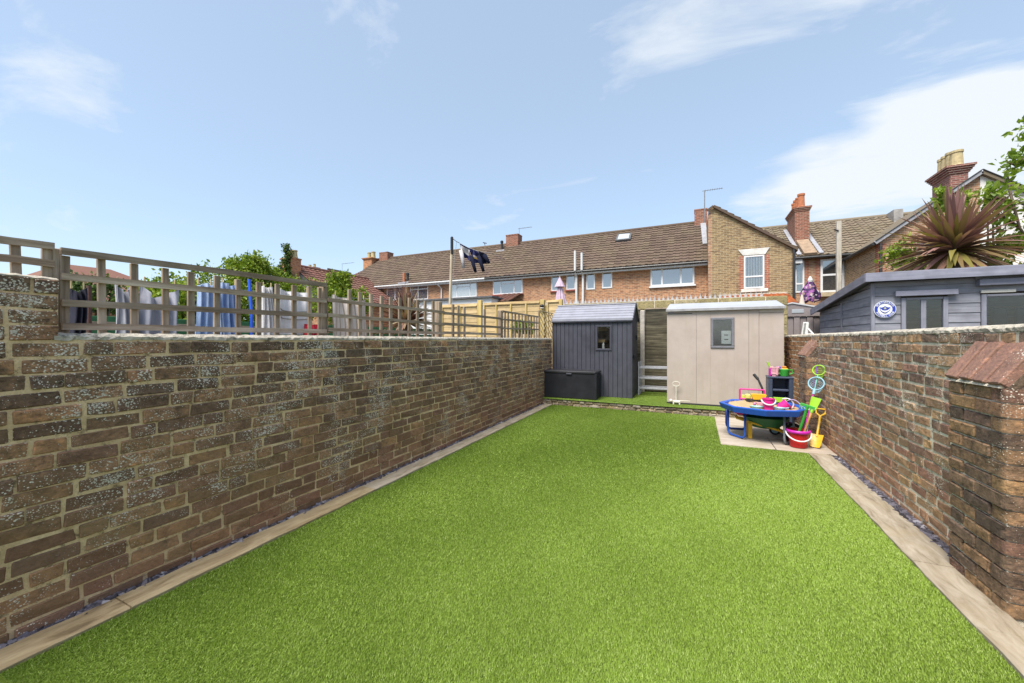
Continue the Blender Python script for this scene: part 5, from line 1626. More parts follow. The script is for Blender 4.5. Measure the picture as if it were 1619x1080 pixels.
# orange clay lean-to roof at its foot
ct = empty('clay_tile_roof', (ax(1200, 17.3), 18.2, 0), 'orange clay tiled lean-to roof below the yellow gable', 'lean-to')
c0, c1 = ax(1140, 17.2), ax(1262, 17.2); cz = az(1200, 480, 17.2)
MB().box(c0+.1, c1-.1, 17.35, YG-.01, 0, cz-.02).build('wall', M_hb_y, ct)
cz2 = az(1200, 466, YG-.02)
roof_tiles(ct, c0, c1, 17.15, cz-.05, YG-.02, cz2, M_tile_o, course=.2, tw=.2, amp=.02)
MB().cbox(c0, c1, YG-.14, YG-.004, cz2-.02, cz2+.06, .01).build('mortar_fillet', M_render, ct)
# ------------------------------------------------------------------ main range behind, with the tall party chimney
YV, YVR = 22.6, 26.3
zve = az(1300, 405, YV); zvr = az(1330, 350, YVR)
mh = empty('terraced_house', (6, YV+3, 0), 'old red brick house with grey pantile roof between the two gables', 'house')
vx0, vx1 = 3.0, 14.0
MB().box(vx0, vx1, YV, YV+7, 0, zve).build('wall', M_hb_o, mh)
rf = MB().add([(vx0,YV-.2,zve-.04),(vx1,YV-.2,zve-.04),(vx1,YVR,zvr-.06),(vx0,YVR,zvr-.06),(vx1,YV+7.4,zve-.04),(vx0,YV+7.4,zve-.04)], [(0,1,2,3),(3,2,4,5),(0,3,5),(1,4,2),(0,5,4,1)]).build('roof', M_felt, mh, fixn=True)
roof_tiles(rf, 1.2, 14.0, YV-.26, zve-.01, YVR, zvr, M_tile_v, course=.33, tw=.33, amp=.045)
MB().tube([(1.2, YVR, zvr+.02), (vx1, YVR, zvr+.02)], .12, 10).build('ridge_tiles', M_tile_v, rf)
MB().tube([(vx0, YV-.28, zve-.06), (7, YV-.28, zve-.06)], .06, 8).build('gutter', M_gutter_b, mh)
MB().cbox(vx0, 4.6, YV-.25, YV-.21, zve-.3, zve-.1, .005).build('fascia', M_gutter_w, mh)
wpx(mh, 1256.5, 1271.5, 413, 463, YV, transoms=((0, .28),), curtain=True, fw=.07)
wn2 = wpx(mh, 1297, 1335, 409, 462, YV, transoms=((0, .52),), pane=M_pane_d, fw=.09)
MB().cbox(ax(1294,YV), ax(1338,YV), YV-.16, YV-.002, az(1315,469,YV), az(1315,463,YV), .01).build('sill', mottled('buff_stone', (.42,.34,.22), .2, 6), wn2)
for (pa, pb_) in ((1272.5, 1279), (1288, 1296.5)):
    MB().box(ax(pa,YV), ax(pb_,YV), YV-.006, YV+.05, az(1290,470,YV), zve-.1).build('red_brick_surround', M_hb_r, mh)
# party wall flashing and chimney
cxx = ax(1266, 24.2)
chm = chimney(rf, cxx-.30, cxx+.30, 23.9, 25.7, 5.6, az(1268, 327, 23.9), 4, pot_mat=M_pot_o, steps=3, pr=.17, ph=.68, ce=.03)
sl_ = lambda y: zve + (zvr-zve)*(y-(YV-.26))/(YVR-YV+.26)
for dx_ in (-.42, .42):
    MB().beam((cxx+dx_, YV-.25, sl_(YV-.25)+.10), (cxx+dx_, 25.6, sl_(25.6)+.10), .18, .05, b=.01).build('flashing', M_leadflash, rf)
MB().beam((cxx, YV-.3, sl_(YV-.3)+.12), (cxx, 23.9, sl_(23.9)+.12), .5, .12, b=.01).build('party_parapet', mottled('buff_parapet', (.30,.21,.14), .25, 5), rf)
pxx = ax(1418, 25.5)
MB().box(pxx-.15, pxx+.2, 25.4, 26.6, sl_(25.4)-.2, zvr+.10).build('party_parapet', mottled('grey_parapet', (.30,.28,.26), .3, 5), rf)
# ------------------------------------------------------------------ right-hand gable: half brick, half white
YQ = 19.0
q0, qp = ax(1389, YQ), ax(1549, YQ)
qz0, qzp = az(1386, 383, YQ), az(1549, 275, YQ)
q1 = 2*qp-q0
gb = empty('gabled_wing', (qp, YQ+2, 0), 'big gable wing, orange brick half beside a white painted half', 'house')
MB().prism([(q0,YQ,0),(qp,YQ,0),(qp,YQ,qzp),(q0,YQ,qz0)], (0, 3.6, 0)).build('brick_wall', M_hb_o, gb, fixn=True)
MB().prism([(qp+.002,YQ-.02,0),(q1,YQ-.02,0),(q1,YQ-.02,qz0),(qp+.002,YQ-.02,qzp)], (0, 3.6, 0)).build('white_wall', M_white_render, gb, fixn=True)
MB().box(q0-.004, q0+.02, YQ+.004, YQ+3.6, 0, qz0-.02).build('side_wall', M_hb_y2, gb)
MB().box(q0-.008, q0+.20, YQ-.008, YQ+.28, 0, qz0-.06).build('quoin', M_hb_r, gb)
for (xe, sg_) in ((q0-.14, 1), (q1+.14, -1)):
    rf2 = MB().add([(xe,YQ-.1,qz0-.03),(qp,YQ-.1,qzp+.06),(qp,YQ+6,qzp+.06),(xe,YQ+6,qz0-.03),(xe,YQ-.1,qz0-.12),(qp,YQ-.1,qzp-.05),(qp,YQ+6,qzp-.05),(xe,YQ+6,qz0-.12)],
             [(0,1,2,3),(7,6,5,4),(0,4,5,1),(0,3,7,4)]).build('roof', M_tile_v, gb, fixn=True)
    MB().beam((xe, YQ-.13, qz0-.05), (qp, YQ-.13, qzp+.03), .05, .13, b=.006).build('bargeboard', M_leadflash if sg_ > 0 else M_tile_v, rf2)
    MB().beam((xe, YQ-.165, qz0+.02), (qp, YQ-.165, qzp+.10), .04, .03, b=.006).build('verge', M_gutter_b, rf2)
MB().tube([(q0-.17, YQ-.1, qz0-.07), (q0-.17, YQ+3.6, qz0-.07)], .06, 8).build('gutter', M_gutter_b, gb)
pipe(gb, 'downpipe', 1392.5, 385, 520, M_gutter_b, .05, YQ-.08)
MB().box(ax(1590,YQ-.02), ax(1605,YQ-.02), YQ-.03, YQ+.02, az(1597,385,YQ), az(1597,378,YQ)).build('brick_patch', M_hb_r, gb)
cx0 = ax(1480, 20.9)
M_chim_y = housebrick('chimney_brick_purple', (0.25,0.10,0.085), (0.19,0.075,0.065), (0.36,0.30,0.24), 'xy')
cq = chimney(gb, 8.72, 9.22, 20.3, 21.5, 5.6, az(1515, 262, 20.3), 4, mat=M_chim_y, pot_mat=M_pot_y, steps=4, pr=.17, ph=.62, ce=.04)

# ------------------------------------------------------------------ distant houses on the left
lh = empty('side_house', (-20.5, 16.5, 0), 'red tiled house with an ivy covered chimney beyond the shrub', 'house')
zr_ = 5.45
MB().box(-23.5, -17.6, 14.6, 19.8, 0, 3.4).build('wall', M_hb, lh)
rf = MB().add([(-17.3,14.4,3.35),(-17.3,20,3.35),(-20.3,20,zr_),(-20.3,14.4,zr_),(-23.8,20,3.35),(-23.8,14.4,3.35)], [(0,1,2,3),(3,2,4,5),(0,3,5),(1,4,2),(0,5,4,1)]).build('roof', M_felt, lh, fixn=True)
roof_tiles(rf, 14.4, 20.0, -17.25, 3.38, -20.3, zr_+.05, M_tile_r, axis='y', course=.28)
MB().tube([(-20.3, 14.4, zr_+.07), (-20.3, 20.0, zr_+.07)], .10, 8).build('ridge_tiles', M_tile_r, rf)
M_chim_o = housebrick('orange_chimney_brick', (0.46,0.19,0.085), (0.38,0.15,0.07), (0.45,0.35,0.25), 'xy')
cl = at(460, 420, Y=14.2)
zct = az(460, 409, 14.2)
chl = chimney(lh, cl.x-.42, cl.x+.42, 13.9, 14.5, 2.4, zct, 3, mat=M_chim_o, pot_mat=M_pot_y, steps=1, pr=.17, ph=.42, along='x', ce=.03)
MB().add([(cl.x-.45,13.85,3.9),(cl.x+.95,13.85,3.3),(cl.x+.95,14.5,3.3),(cl.x-.45,14.5,3.9),(cl.x-.45,13.85,2.6),(cl.x+.95,13.85,2.6)], [(0,1,2,3),(0,4,5,1)]).build('chimney_shoulder', M_pot_o, chl)
# ones further off: two roofs with low chimney and aerial
fh = empty('far_house', (-27, 28, 0), 'far grey roofed house with a low two-pot chimney on the skyline', 'house')
a, b = at(478, 428, Y=28), at(560, 440, Y=28)
MB().box(a.x, b.x, 28.2, 33, 0, 4.2).build('wall', M_hb, fh)
r_ = MB().add([(a.x-.3,27.9,4.1),(b.x+.3,27.9,4.1),(b.x+.3,30.6,6.6),(a.x-.3,30.6,6.6),(b.x+.3,33.3,4.1),(a.x-.3,33.3,4.1)], [(0,1,2,3),(3,2,4,5),(0,3,5),(1,4,2),(0,5,4,1)]).build('roof', M_tile, fh, fixn=True)
c0, c1 = ax(484, 29), ax(498, 29)
chimney(fh, c0, c1, 28.8, 29.6, 4.5, az(490, 423, 29), 2, pot_mat=M_pot_y, steps=1, pr=.15, ph=.35, along='x')
g_ = at(519, 424, Y=27.5)
MB().prism([(g_.x-1.4,27.4,3.5),(g_.x+1.4,27.4,3.5),(g_.x,27.4,g_.z)], (0, 3, 0)).build('dormer', M_tile, fh, fixn=True)
aerial('tv aerial on the skyline above the far grey roof', 541, 417, 432, 28, 560)
rh = empty('hip_house', (-24, 24, 0), 'red roofed house with an orange brick chimney at the end of the terrace', 'house')
a = at(546, 445, Y=22)
MB().box(-26.2, -23.0, 20.6, 27, 0, 4.6).build('wall', M_hb, rh)
r_ = MB().add([(-27,20.4,4.55),(-22.85,20.4,4.55),(-22.85,27.3,4.55),(-27,27.3,4.55),(-22.85,24,7.1),(-24.6,24,7.1)], [(0,1,4,5),(1,2,4),(2,3,5,4),(3,0,5)]).build('roof', M_tile_r, rh, fixn=True)
roof_tiles(r_, -27, -22.85, 20.35, 4.6, 24, 7.15, M_tile_r, xa2=-24.6, xb2=-22.85)
ch0, ch1 = ax(579, 23), ax(592, 23)
chimney(rh, ch0, ch1, 22.7, 23.5, 5.3, az(585, 407, 22.7), 2, mat=M_chim_o, pot_mat=M_pot_y, steps=2, pr=.16, ph=.5, along='x')
nb = empty('bungalow', (-34, 13, 0), 'low red-brown roof glimpsed between the black garment and grey shirt', 'house')
MB().box(-37, -27, 6, 14, 0, 3.2).build('wall', M_hb, nb)
MB().add([(-26.5,5.5,3.1),(-26.5,14.5,3.1),(-37.5,14.5,3.1),(-37.5,5.5,3.1),(-32,9,5.6),(-32,11,5.6)], [(0,1,5,4),(1,2,5),(2,3,4,5),(3,0,4)]).build('roof', M_tile_r, nb, fixn=True)

# ------------------------------------------------------------------ washing pole with football shirts
YPL = 11.3
pt0, pt1 = at(714.5, 377, Y=YPL), at(711.5, 485, Y=YPL)
pl = empty('washing_pole', (pt1.x, YPL, 0), 'tall weathered timber pole carrying the dark shirts', 'pole')
MB().tube([(pt1.x-.06, YPL, 0), pt1, pt0], [.055, .05, .04], 10).build('shaft', wood('bleached_pole', (.42,.35,.25), (.55,.47,.35), 2), pl)
MB().lathe([(.045,-.55),(.05,-.5),(.05,.03),(.03,.06)], pt0, 10).build('dark_head', M_blackp, pl)
hk = at(722, 382, Y=YPL)
MB().tube([pt0+Vector((.02,0,0)), hk, at(726, 384, Y=YPL)], .014, 6).build('arm', M_blackp, pl)
MB().tube([hk, at(719, 405, Y=YPL), at(716, 443, Y=YPL), at(715.5, 480, Y=YPL)], .007, 5).build('halyard', M_line, pl)
lne = [at(726, 384, Y=YPL), at(740, 391.5, Y=YPL+.1), at(756, 397.5, Y=YPL+.2), at(775, 400, Y=YPL+.5), at(790, 406, Y=YPL+1.2), at(800, 411, Y=YPL+2)]
tag(MB().tube(lne, .007, 5).build('washing_line', M_line), 'high line running from the pole top across the terrace roof', 'washing line')
M_navy = cloth_mat('navy_jersey', (.020,.022,.06)); M_navy2 = cloth_mat('blue_navy_jersey', (.030,.032,.10)); M_whj = cloth_mat('white_grey_jersey', (.48,.46,.47)); M_blkj = cloth_mat('black_navy_jersey', (.012,.014,.03)); M_gold = cloth_mat('gold_band', (.50,.33,.06)); M_pinkw = cloth_mat('pale_band', (.6,.5,.5))
def hung_shirt(label, quad, bands, sleeves, seed):
    """quad: photo corners top-left, top-right, bottom-right, bottom-left; bands: (v0, v1, material)"""
    g = random.Random(seed); P = [at(*q, Y=YPL+.05*i) for i, q in enumerate(quad)]
    t = empty('shirt', (P[0]+P[1]+P[2]+P[3])/4, label, 'shirt', 'shirts on the washing pole')
    ph = g.uniform(0, 6)
    def fn(v0, v1, off):
        def f(u, v):
            vv = v0+(v1-v0)*v
            p = P[0].lerp(P[1], u).lerp(P[3].lerp(P[2], u), vv)
            return (p.x + .012*math.sin(9*vv+ph), p.y + off + .07*math.sin(7*u+3*vv+ph) + .03*math.sin(13*u-5*vv), p.z + .015*math.sin(5*u*3+ph)*vv)
        return f
    for i, (a, b, m_) in enumerate(bands):
        k = MB(); k.grid(fn(a, b, 0), 12, max(2, int(12*(b-a)))); k.grid(fn(a, b, .04), 12, max(2, int(12*(b-a))), True)
        k.build('body' if i == 0 else 'band', m_, t, smooth=True)
    for (qs, m_) in sleeves:
        S = [at(*q, Y=YPL+.03) for q in qs]
        k = MB().tube(S, [.075]+[.062]*(len(S)-2)+[.05], 8); k.build('sleeve', m_, t, smooth=True)
    return t
hung_shirt('white and navy football shirt nearest the pole', [(725,384.5),(740.5,392),(744,414),(731,404)], [(0,.12,M_navy),(.12,.62,M_whj),(.62,1,M_navy2)], [([(729,396),(731.5,411),(733,424)], M_whj)], 1)
hung_shirt('navy football shirt with a gold band in the middle', [(741.5,392),(754.5,397),(759,416),(748,416)], [(0,.45,M_navy2),(.45,.58,M_pinkw),(.58,.70,M_gold),(.70,1,M_navy2)], [([(745,405),(749,420),(752,430)], M_blkj), ([(757,405),(761,418),(764.5,429)], M_blkj)], 2)
hung_shirt('black football shirt furthest from the pole', [(754.5,397),(765,400),(772.5,416),(762,417)], [(0,.85,M_blkj),(.85,1,M_navy)], [([(766,403),(770,410),(773,416)], M_blkj)], 3)

# timber pole and hanging clothes by the old house
YL = 14.0
a, b = at(1327.5, 350, Y=YL), at(1326, 470, Y=YL)
tp = empty('timber_pole', (b.x, YL, 0), 'bare timber post standing before the old house sash window', 'pole')
MB().cbox(b.x-.055, b.x+.055, YL-.055, YL+.055, 0, a.z, .008).build('shaft', wood('grey_timber_post', (.45,.40,.33), (.58,.52,.44), 2), tp)
MB().tube([(b.x-.02, YL-.07, a.z-.28), (b.x-.12, YL-.07, a.z-.24)], .018, 6).build('hook', M_blackp, tp)
M_print = NB('purple_print_fabric', .9, .1)
pp = M_print.pos()
M_print.color(M_print.ramp(M_print.voro(pp, 17, 'Color'), [(0.0, (.03,.02,.05)), (.3, (.08,.045,.11)), (.5, (.27,.10,.27)), (.7, (.32,.21,.20)), (.85, (.45,.38,.38)), (1.0, (.05,.03,.04))], 'CONSTANT'))
YC = 12.6
top, bot = at(1281, 440, Y=YC), at(1278, 477, Y=YC)
hc = empty('hanging_clothes', (bot.x, YC, bot.z), 'bundle of purple patterned clothes hanging before the old house', 'laundry')
hgt = top.z-bot.z
def bundle(u, v):
    a_ = u*2*math.pi
    r = (.04+.13*min(1, v*1.6))*(1+.28*math.sin(a_*5+3*v)+.12*math.sin(a_*11-4*v))
    return (top.x-.03*v+r*math.cos(a_)*1.05, YC+r*math.sin(a_)*.6, top.z-.06-v*(hgt-.06)*(1+.06*math.sin(a_*4)))
MB().grid(bundle, 40, 16).build('fabric', M_print.m, hc, smooth=True)
MB().lathe([(.05,-.10),(.06,-.05),(.04,0),(.015,.05)], top, 10).build('peg_hook', M_wht, hc)
wb_ = empty('cloth_cover', (bot.x-.12, YC-.2, 0), 'cream cover below the hanging purple clothes', 'cover')
ct_ = at(1268, 466, Y=YC-.3); cb_ = at(1272, 505, Y=YC-.3)
MB().grid(lambda u, v: (ct_.x+(.02+.30*min(1, v*1.4))*math.cos(u*6.2832)*(1+.1*math.sin(u*38)), YC-.3+(.02+.25*min(1,v*1.4))*math.sin(u*6.2832), ct_.z*(1-v)), 36, 12).build('fabric', cloth_mat('cream_cover', (.55,.48,.40)), wb_, smooth=True)

# ------------------------------------------------------------------ plants
M_leaf_bright = leaf_mat('bright_shrub_leaf', [(0.0, (0.07,0.12,0.010)), (0.4, (0.17,0.26,0.02)), (0.8, (0.27,0.36,0.03)), (1.0, (0.36,0.40,0.06))])
M_leaf_tree = leaf_mat('fresh_tree_leaf', [(0.0, (0.12,0.20,0.02)), (0.5, (0.22,0.33,0.035)), (1.0, (0.34,0.42,0.07))], trans=.45)
M_ivy = leaf_mat('ivy_leaf', [(0.0, (0.03,0.06,0.015)), (0.6, (0.07,0.13,0.02)), (1.0, (0.13,0.19,0.03))])
M_bark = wood('bark', (.13,.10,.07), (.21,.17,.12), 2)
def leaves(name, centres, per, rad, size, mat, parent, seed, ratio=.55, upbias=.35):
    """clumps of folded leaves; centres: [(x,y,z,r)]"""
    g = np.random.default_rng(seed)
    P = []
    for (x, y, z, r) in centres:
        k = int(per*(r/rad)**2) + 3
        d = g.normal(size=(k, 3)); d /= np.linalg.norm(d, axis=1)[:,None]
        P.append(np.array([x, y, z]) + d*(r*g.random(k)**.5)[:,None]*np.array([1,1,.85]))
    P = np.concatenate(P); N = len(P)
    L = size*g.uniform(.6, 1.25, N)[:,None]
    u = g.normal(size=(N,3)); u[:,2] += upbias; u /= np.linalg.norm(u, axis=1)[:,None]
    w = np.cross(u, g.normal(size=(N,3))); w /= np.linalg.norm(w, axis=1)[:,None]
    nn = np.cross(u, w)
    W = L*ratio/2
    V = np.empty((N,6,3))
    V[:,0] = P; V[:,1] = P+u*L*.45+w*W+nn*L*.10; V[:,2] = P+u*L; V[:,3] = P+u*L*.45-w*W+nn*L*.10
    V[:,4] = P+u*L*.5; V[:,5] = P
    V = V[:,:5].reshape(-1,3)
    b = np.arange(N)*5
    Fc = np.stack([np.stack([b, b+1, b+4], 1), np.stack([b+1, b+2, b+4], 1), np.stack([b, b+4, b+3], 1), np.stack([b+4, b+2, b+3], 1)], 1).reshape(-1,3)
    me = bpy.data.meshes.new(name); c = P.mean(0)
    me.from_pydata((V-c).tolist(), [], Fc.tolist()); me.materials.append(mat)
    set_rnd(me, np.repeat(g.random(N), 4))
    return place(bpy.data.objects.new(name, me), c, parent)
def blob_centres(seed, boxes, n, r0, r1):
    g = random.Random(seed); out = []
    for i in range(n):
        (cx_, cy_, cz_, rx, ry, rz) = g.choice(boxes)
        while True:
            a, b, c = (g.uniform(-1,1) for _ in range(3))
            if a*a+b*b+c*c <= 1: break
        out.append((cx_+a*rx, cy_+b*ry, cz_+c*rz, g.uniform(r0, r1)))
    return out
def shrub(label, base, boxes, n, r0, r1, per, size, seed, mat=M_leaf_bright, cat='shrub'):
    t = empty('shrub', base, label, cat)
    cs = blob_centres(seed, boxes, n, r0, r1)
    leaves('crown', cs, per, (r0+r1)/2, size, mat, t, seed)
    g = random.Random(seed)
    for i in range(7):
        c = g.choice(cs); b_ = Vector(base)+Vector((g.uniform(-.2,.2), g.uniform(-.2,.2), 0)); e = Vector(c[:3])
        mid = b_.lerp(e, .55)+Vector((g.uniform(-.2,.2), g.uniform(-.2,.2), .15))
        MB().tube([b_, mid, e], [.05, .03, .012], 6).build('stem', M_bark, t, smooth=True)
    return t
# placed by what they show above the trellis
def sh_box(px, py, Z_X, rx, ry, rz):
    p = at(px, py, X=Z_X); return (p.x, p.y, p.z, rx, ry, rz)
b1 = [sh_box(395, 455, -9.6, .7, 1.1, .5), sh_box(350, 470, -9.4, .7, .7, .45), sh_box(425, 452, -9.8, .7, .9, .45), sh_box(300, 474, -9.2, .5, .5, .3), sh_box(330, 490, -9.2, .9, 1.0, .5), sh_box(400, 492, -9.4, .8, 1.4, .6), sh_box(455, 470, -9.6, .6, 1.0, .6), sh_box(402, 420, -9.6, .12, .12, .22), sh_box(382, 428, -9.6, .15, .15, .15)]
shrub('large bright green shrub rising behind the jeans', (b1[0][0], b1[0][1], 0), b1, 240, .16, .36, 80, .09, 21)
b2 = [sh_box(545, 472, -8.9, .35, .8, .4), sh_box(530, 462, -9.0, .2, .3, .35), sh_box(558, 478, -8.8, .25, .7, .35), sh_box(540, 490, -8.9, .5, 1.2, .6), sh_box(527, 446, -9.0, .08, .1, .24), sh_box(543, 447, -9.0, .08, .1, .22)]
shrub('smaller yellow green shrub between the red tiled roof and terrace', (b2[0][0], b2[0][1], 0), b2, 120, .13, .27, 70, .085, 22)
b3 = [sh_box(262, 470, -10.5, .3, .5, .3), sh_box(280, 458, -10.2, .3, .4, .3), sh_box(270, 490, -10.0, .5, .6, .5)]
shrub('low green shrub just beyond the wide grey shirt', (b3[0][0], b3[0][1], 0), b3, 50, .2, .34, 90, .085, 23)
b4 = [sh_box(824, 517, -3.7, .12, .35, .16), sh_box(838, 521, -3.6, .12, .3, .14)]
shrub('little green plant behind the close trellis', (b4[0][0], b4[0][1], 0), b4, 26, .06, .11, 60, .06, 24)
b5 = [sh_box(148, 468, -14, .5, .8, .35), sh_box(130, 472, -14, .4, .8, .35)]
shrub('dark low bush in the distance past the black garment', (b5[0][0], b5[0][1], 0), b5, 40, .25, .4, 70, .12, 25, M_ivy)
# ivy on the far chimney
iv = empty('ivy', (cl.x+.25, 13.8, 2), 'ivy climbing up the orange chimney', 'ivy')
ics = [(cl.x+.30+rng.uniform(-.13,.13)+.05*math.sin(k), 13.78+rng.uniform(-.1,.1), 3.2+k*.075, rng.uniform(.14,.24)) for k in range(int((zct+.62-3.2)/.075))]
ics += [(cl.x-.45+rng.uniform(-.2,.15), 13.85, 3.4+k*.08, rng.uniform(.16,.26)) for k in range(int((zct-.4-3.4)/.08))]
ics += [(cl.x+rng.uniform(-.9,.9), 13.6, rng.uniform(2.6,3.9), rng.uniform(.25,.35)) for k in range(16)]
leaves('foliage', ics, 60, .2, .13, M_ivy, iv, 31)
MB().tube([(cl.x+.3,13.82,0),(cl.x+.3,13.85,3.4),(cl.x+.33,13.84,zct)], .03, 6).build('stem', M_bark, iv)

# ------------------------------------------------------------------ cordylines: every blade a part
def cordyline(label, base, centre, n, Lmin, Lmax, w, mats, seed, elev=(-60, 85), trunk_r=.10, dead=0, droop=1.0, width_seg=6, azb=None):
    g = random.Random(seed); c = Vector(centre)
    t = empty('cordyline', base, label, 'plant')
    MB().tube([Vector(base), Vector(base).lerp(c, .6)+Vector((.04,0,0)), c+Vector((0,0,.05))], [trunk_r*1.2, trunk_r, trunk_r*.8], 10).build('trunk', M_bark, t, smooth=True)
    for i in range(n):
        a = g.uniform(0, 2*math.pi); e = R(elev[0]+(elev[1]-elev[0])*g.random()**.8)
        L = g.uniform(Lmin, Lmax); k = MB()
        d = Vector((math.cos(a)*math.cos(e), math.sin(a)*math.cos(e), math.sin(e)))
        side = d.cross(Vector((0,0,1)))
        if side.length < .05: side = Vector((1,0,0))
        side.normalize(); nrm_ = side.cross(d)
        ww = w*g.uniform(.75, 1.2); tw = g.uniform(-.5, .5); V = []; Fc = []
        for s in range(width_seg+1):
            u = s/width_seg
            p = c + d*(L*u+.04) + Vector((0,0,-1))*(droop*.26*L*u*u*math.cos(e))
            h = ww*(.32+.68*min(1, u*3.2))*(1-max(0,(u-.45)/.55)**1.4)+.002
            sd2 = side*math.cos(tw*u)+nrm_*math.sin(tw*u)
            V += [p-sd2*h/2+nrm_*.012*(1-u), p-nrm_*.004, p+sd2*h/2+nrm_*.012*(1-u)]
        for s in range(width_seg):
            b = s*3
            Fc += [(b,b+1,b+4,b+3), (b+1,b+2,b+5,b+4)]
        k.add(V, Fc).build('leaf', g.choice(mats) if e > R(5) or not dead else g.choice(mats[-dead:]), t, smooth=True)
    return t
M_cord = leaf_mat('purple_cordyline_leaf', [(0.0, (0.19,0.10,0.095)), (0.6, (0.32,0.17,0.15)), (1.0, (0.42,0.25,0.18))], trans=.15, rough=.38)
M_cord2 = leaf_mat('bronze_cordyline_leaf', [(0.0, (0.17,0.115,0.06)), (1.0, (0.27,0.20,0.08))], trans=.2, rough=.4)
M_cord3 = leaf_mat('olive_cordyline_leaf', [(0.0, (0.17,0.15,0.04)), (1.0, (0.28,0.24,0.07))], trans=.25, rough=.42)
cc_ = at(1508, 398, Y=11.0)
cordyline('big purple cordyline with spiky leaves above the timber shed roof', (cc_.x, 11.0, 0), cc_, 298, .85, 1.42, .098, [M_cord, M_cord, M_cord, M_cord, M_cord, M_cord2, M_cord3], 41, (-36, 88), dead=3, droop=1.15)
M_dead = leaf_mat('dry_brown_leaf', [(0.0, (0.10,0.042,0.035)), (0.6, (0.19,0.09,0.065)), (1.0, (0.29,0.17,0.12))], trans=.1, rough=.6)
M_dead2 = leaf_mat('straw_leaf', [(0.0, (0.30,0.23,0.13)), (1.0, (0.42,0.34,0.2))], trans=.1, rough=.6)
c2 = at(642, 510, X=-4.6)
cordyline('dry brown cordyline behind the grey trellis', (c2.x, c2.y, 0), c2, 230, .36, .66, .042, [M_dead, M_dead, M_dead, M_dead2], 42, (-25, 88), trunk_r=.07, dead=2, droop=.6)

# ------------------------------------------------------------------ leafy tree at the right edge
tt = empty('tree', (6.9, 11.6, 0), 'leafy young tree reaching in from the right above the white gable', 'tree')
def tp_(px, py, Y): return at(px, py, Y=Y)
MB().tube([(6.9,11.6,0),(6.85,11.6,2.0),tp_(1640,330,11.6),tp_(1640,200,11.6)], [.11,.09,.06,.03], 8).build('trunk', M_bark, tt, smooth=True)
limbs = [[(1640,400),(1612,360),(1596,300),(1592,262)], [(1640,330),(1605,318),(1575,312),(1560,300)], [(1640,260),(1618,250),(1606,262),(1592,256)], [(1640,230),(1622,215),(1614,212)], [(1612,360),(1590,345),(1568,330)], [(1640,380),(1615,390),(1600,400)]]
cs = []
g = random.Random(77)
for L_ in limbs:
    P = [tp_(a, b, 11.6+g.uniform(-.5,.5)) for a, b in L_]
    MB().tube(P, [.035]+[.022]*(len(P)-2)+[.008], 6).build('limb', M_bark, tt, smooth=True)
    for i in range(len(P)-1):
        for t_ in (.3,.75):
            q = P[i].lerp(P[i+1], t_); cs.append((q.x+g.uniform(-.1,.1), q.y+g.uniform(-.25,.25), q.z+g.uniform(-.12,.12), g.uniform(.13,.27)))
leaves('crown', cs, 15, .2, .15, M_leaf_tree, tt, 51, ratio=.62, upbias=-.1)
st = empty('sapling', (5.6, 11.9, 0), 'thin leafy sapling shoots before the brick gable', 'tree')
cs = []
for (px, py0, py1) in ((1487, 330, 303), (1489, 325, 310), (1523, 332, 306), (1562, 335, 292), (1570, 325, 300), (1575, 395, 420)):
    a_, b_ = tp_(px, py0, 11.9), tp_(px+2, py1, 11.9)
    MB().tube([Vector((a_.x, 11.9, .0)), a_, b_], [.022,.014,.005], 6).build('stem', M_bark, st, smooth=True)
    for t_ in (0,.3,.6,.9):
        q = a_.lerp(b_, t_); cs.append((q.x, q.y, q.z, g.uniform(.09,.17)))
leaves('foliage', cs, 16, .13, .14, M_leaf_tree, st, 52, ratio=.6)
bk = [(ax(1435,12.4), 12.4, az(1435,420,12.4), .5, .3, .3), (ax(1425,12.4), 12.4, az(1425,405,12.4), .25, .3, .3), (ax(1600,12.4),12.4,az(1600,418,12.4),.7,.4,.25), (ax(1590,12.2),12.2,az(1590,395,12.2),.3,.3,.2), (ax(1500,12.5),12.5,az(1500,350,12.5),.3,.3,.15)]
shrub('yellow green bush behind the purple cordyline', (bk[0][0]+.5, 12.4, 0), bk, 34, .16, .28, 40, .13, 53, M_leaf_bright)

# ------------------------------------------------------------------ toy corner
def pl(name, c, r=.38): return plastic('toy_'+name, c, r)
P_blue = pl('blue', (.02,.10,.46)); P_pink = pl('hot_pink', (.72,.02,.25)); P_lpink = pl('pale_pink', (.70,.36,.40)); P_red = pl('red', (.50,.012,.012))
P_white = pl('white', (.72,.68,.68)); P_lime = pl('lime', (.32,.60,.03)); P_green = pl('green', (.05,.38,.05)); P_yellow = pl('yellow', (.72,.42,.02)); P_mag = pl('magenta', (.55,.02,.38))
P_cyan = pl('pale_blue', (.30,.52,.62)); P_purple = pl('purple', (.22,.12,.42)); P_dkgreen = pl('dark_green', (.03,.14,.05)); P_navy = pl('navy', (.05,.065,.105)); P_steel = mottled('grey_tube', (.20,.22,.24), .25, 20, .4)
FL = .019                                       # patio surface
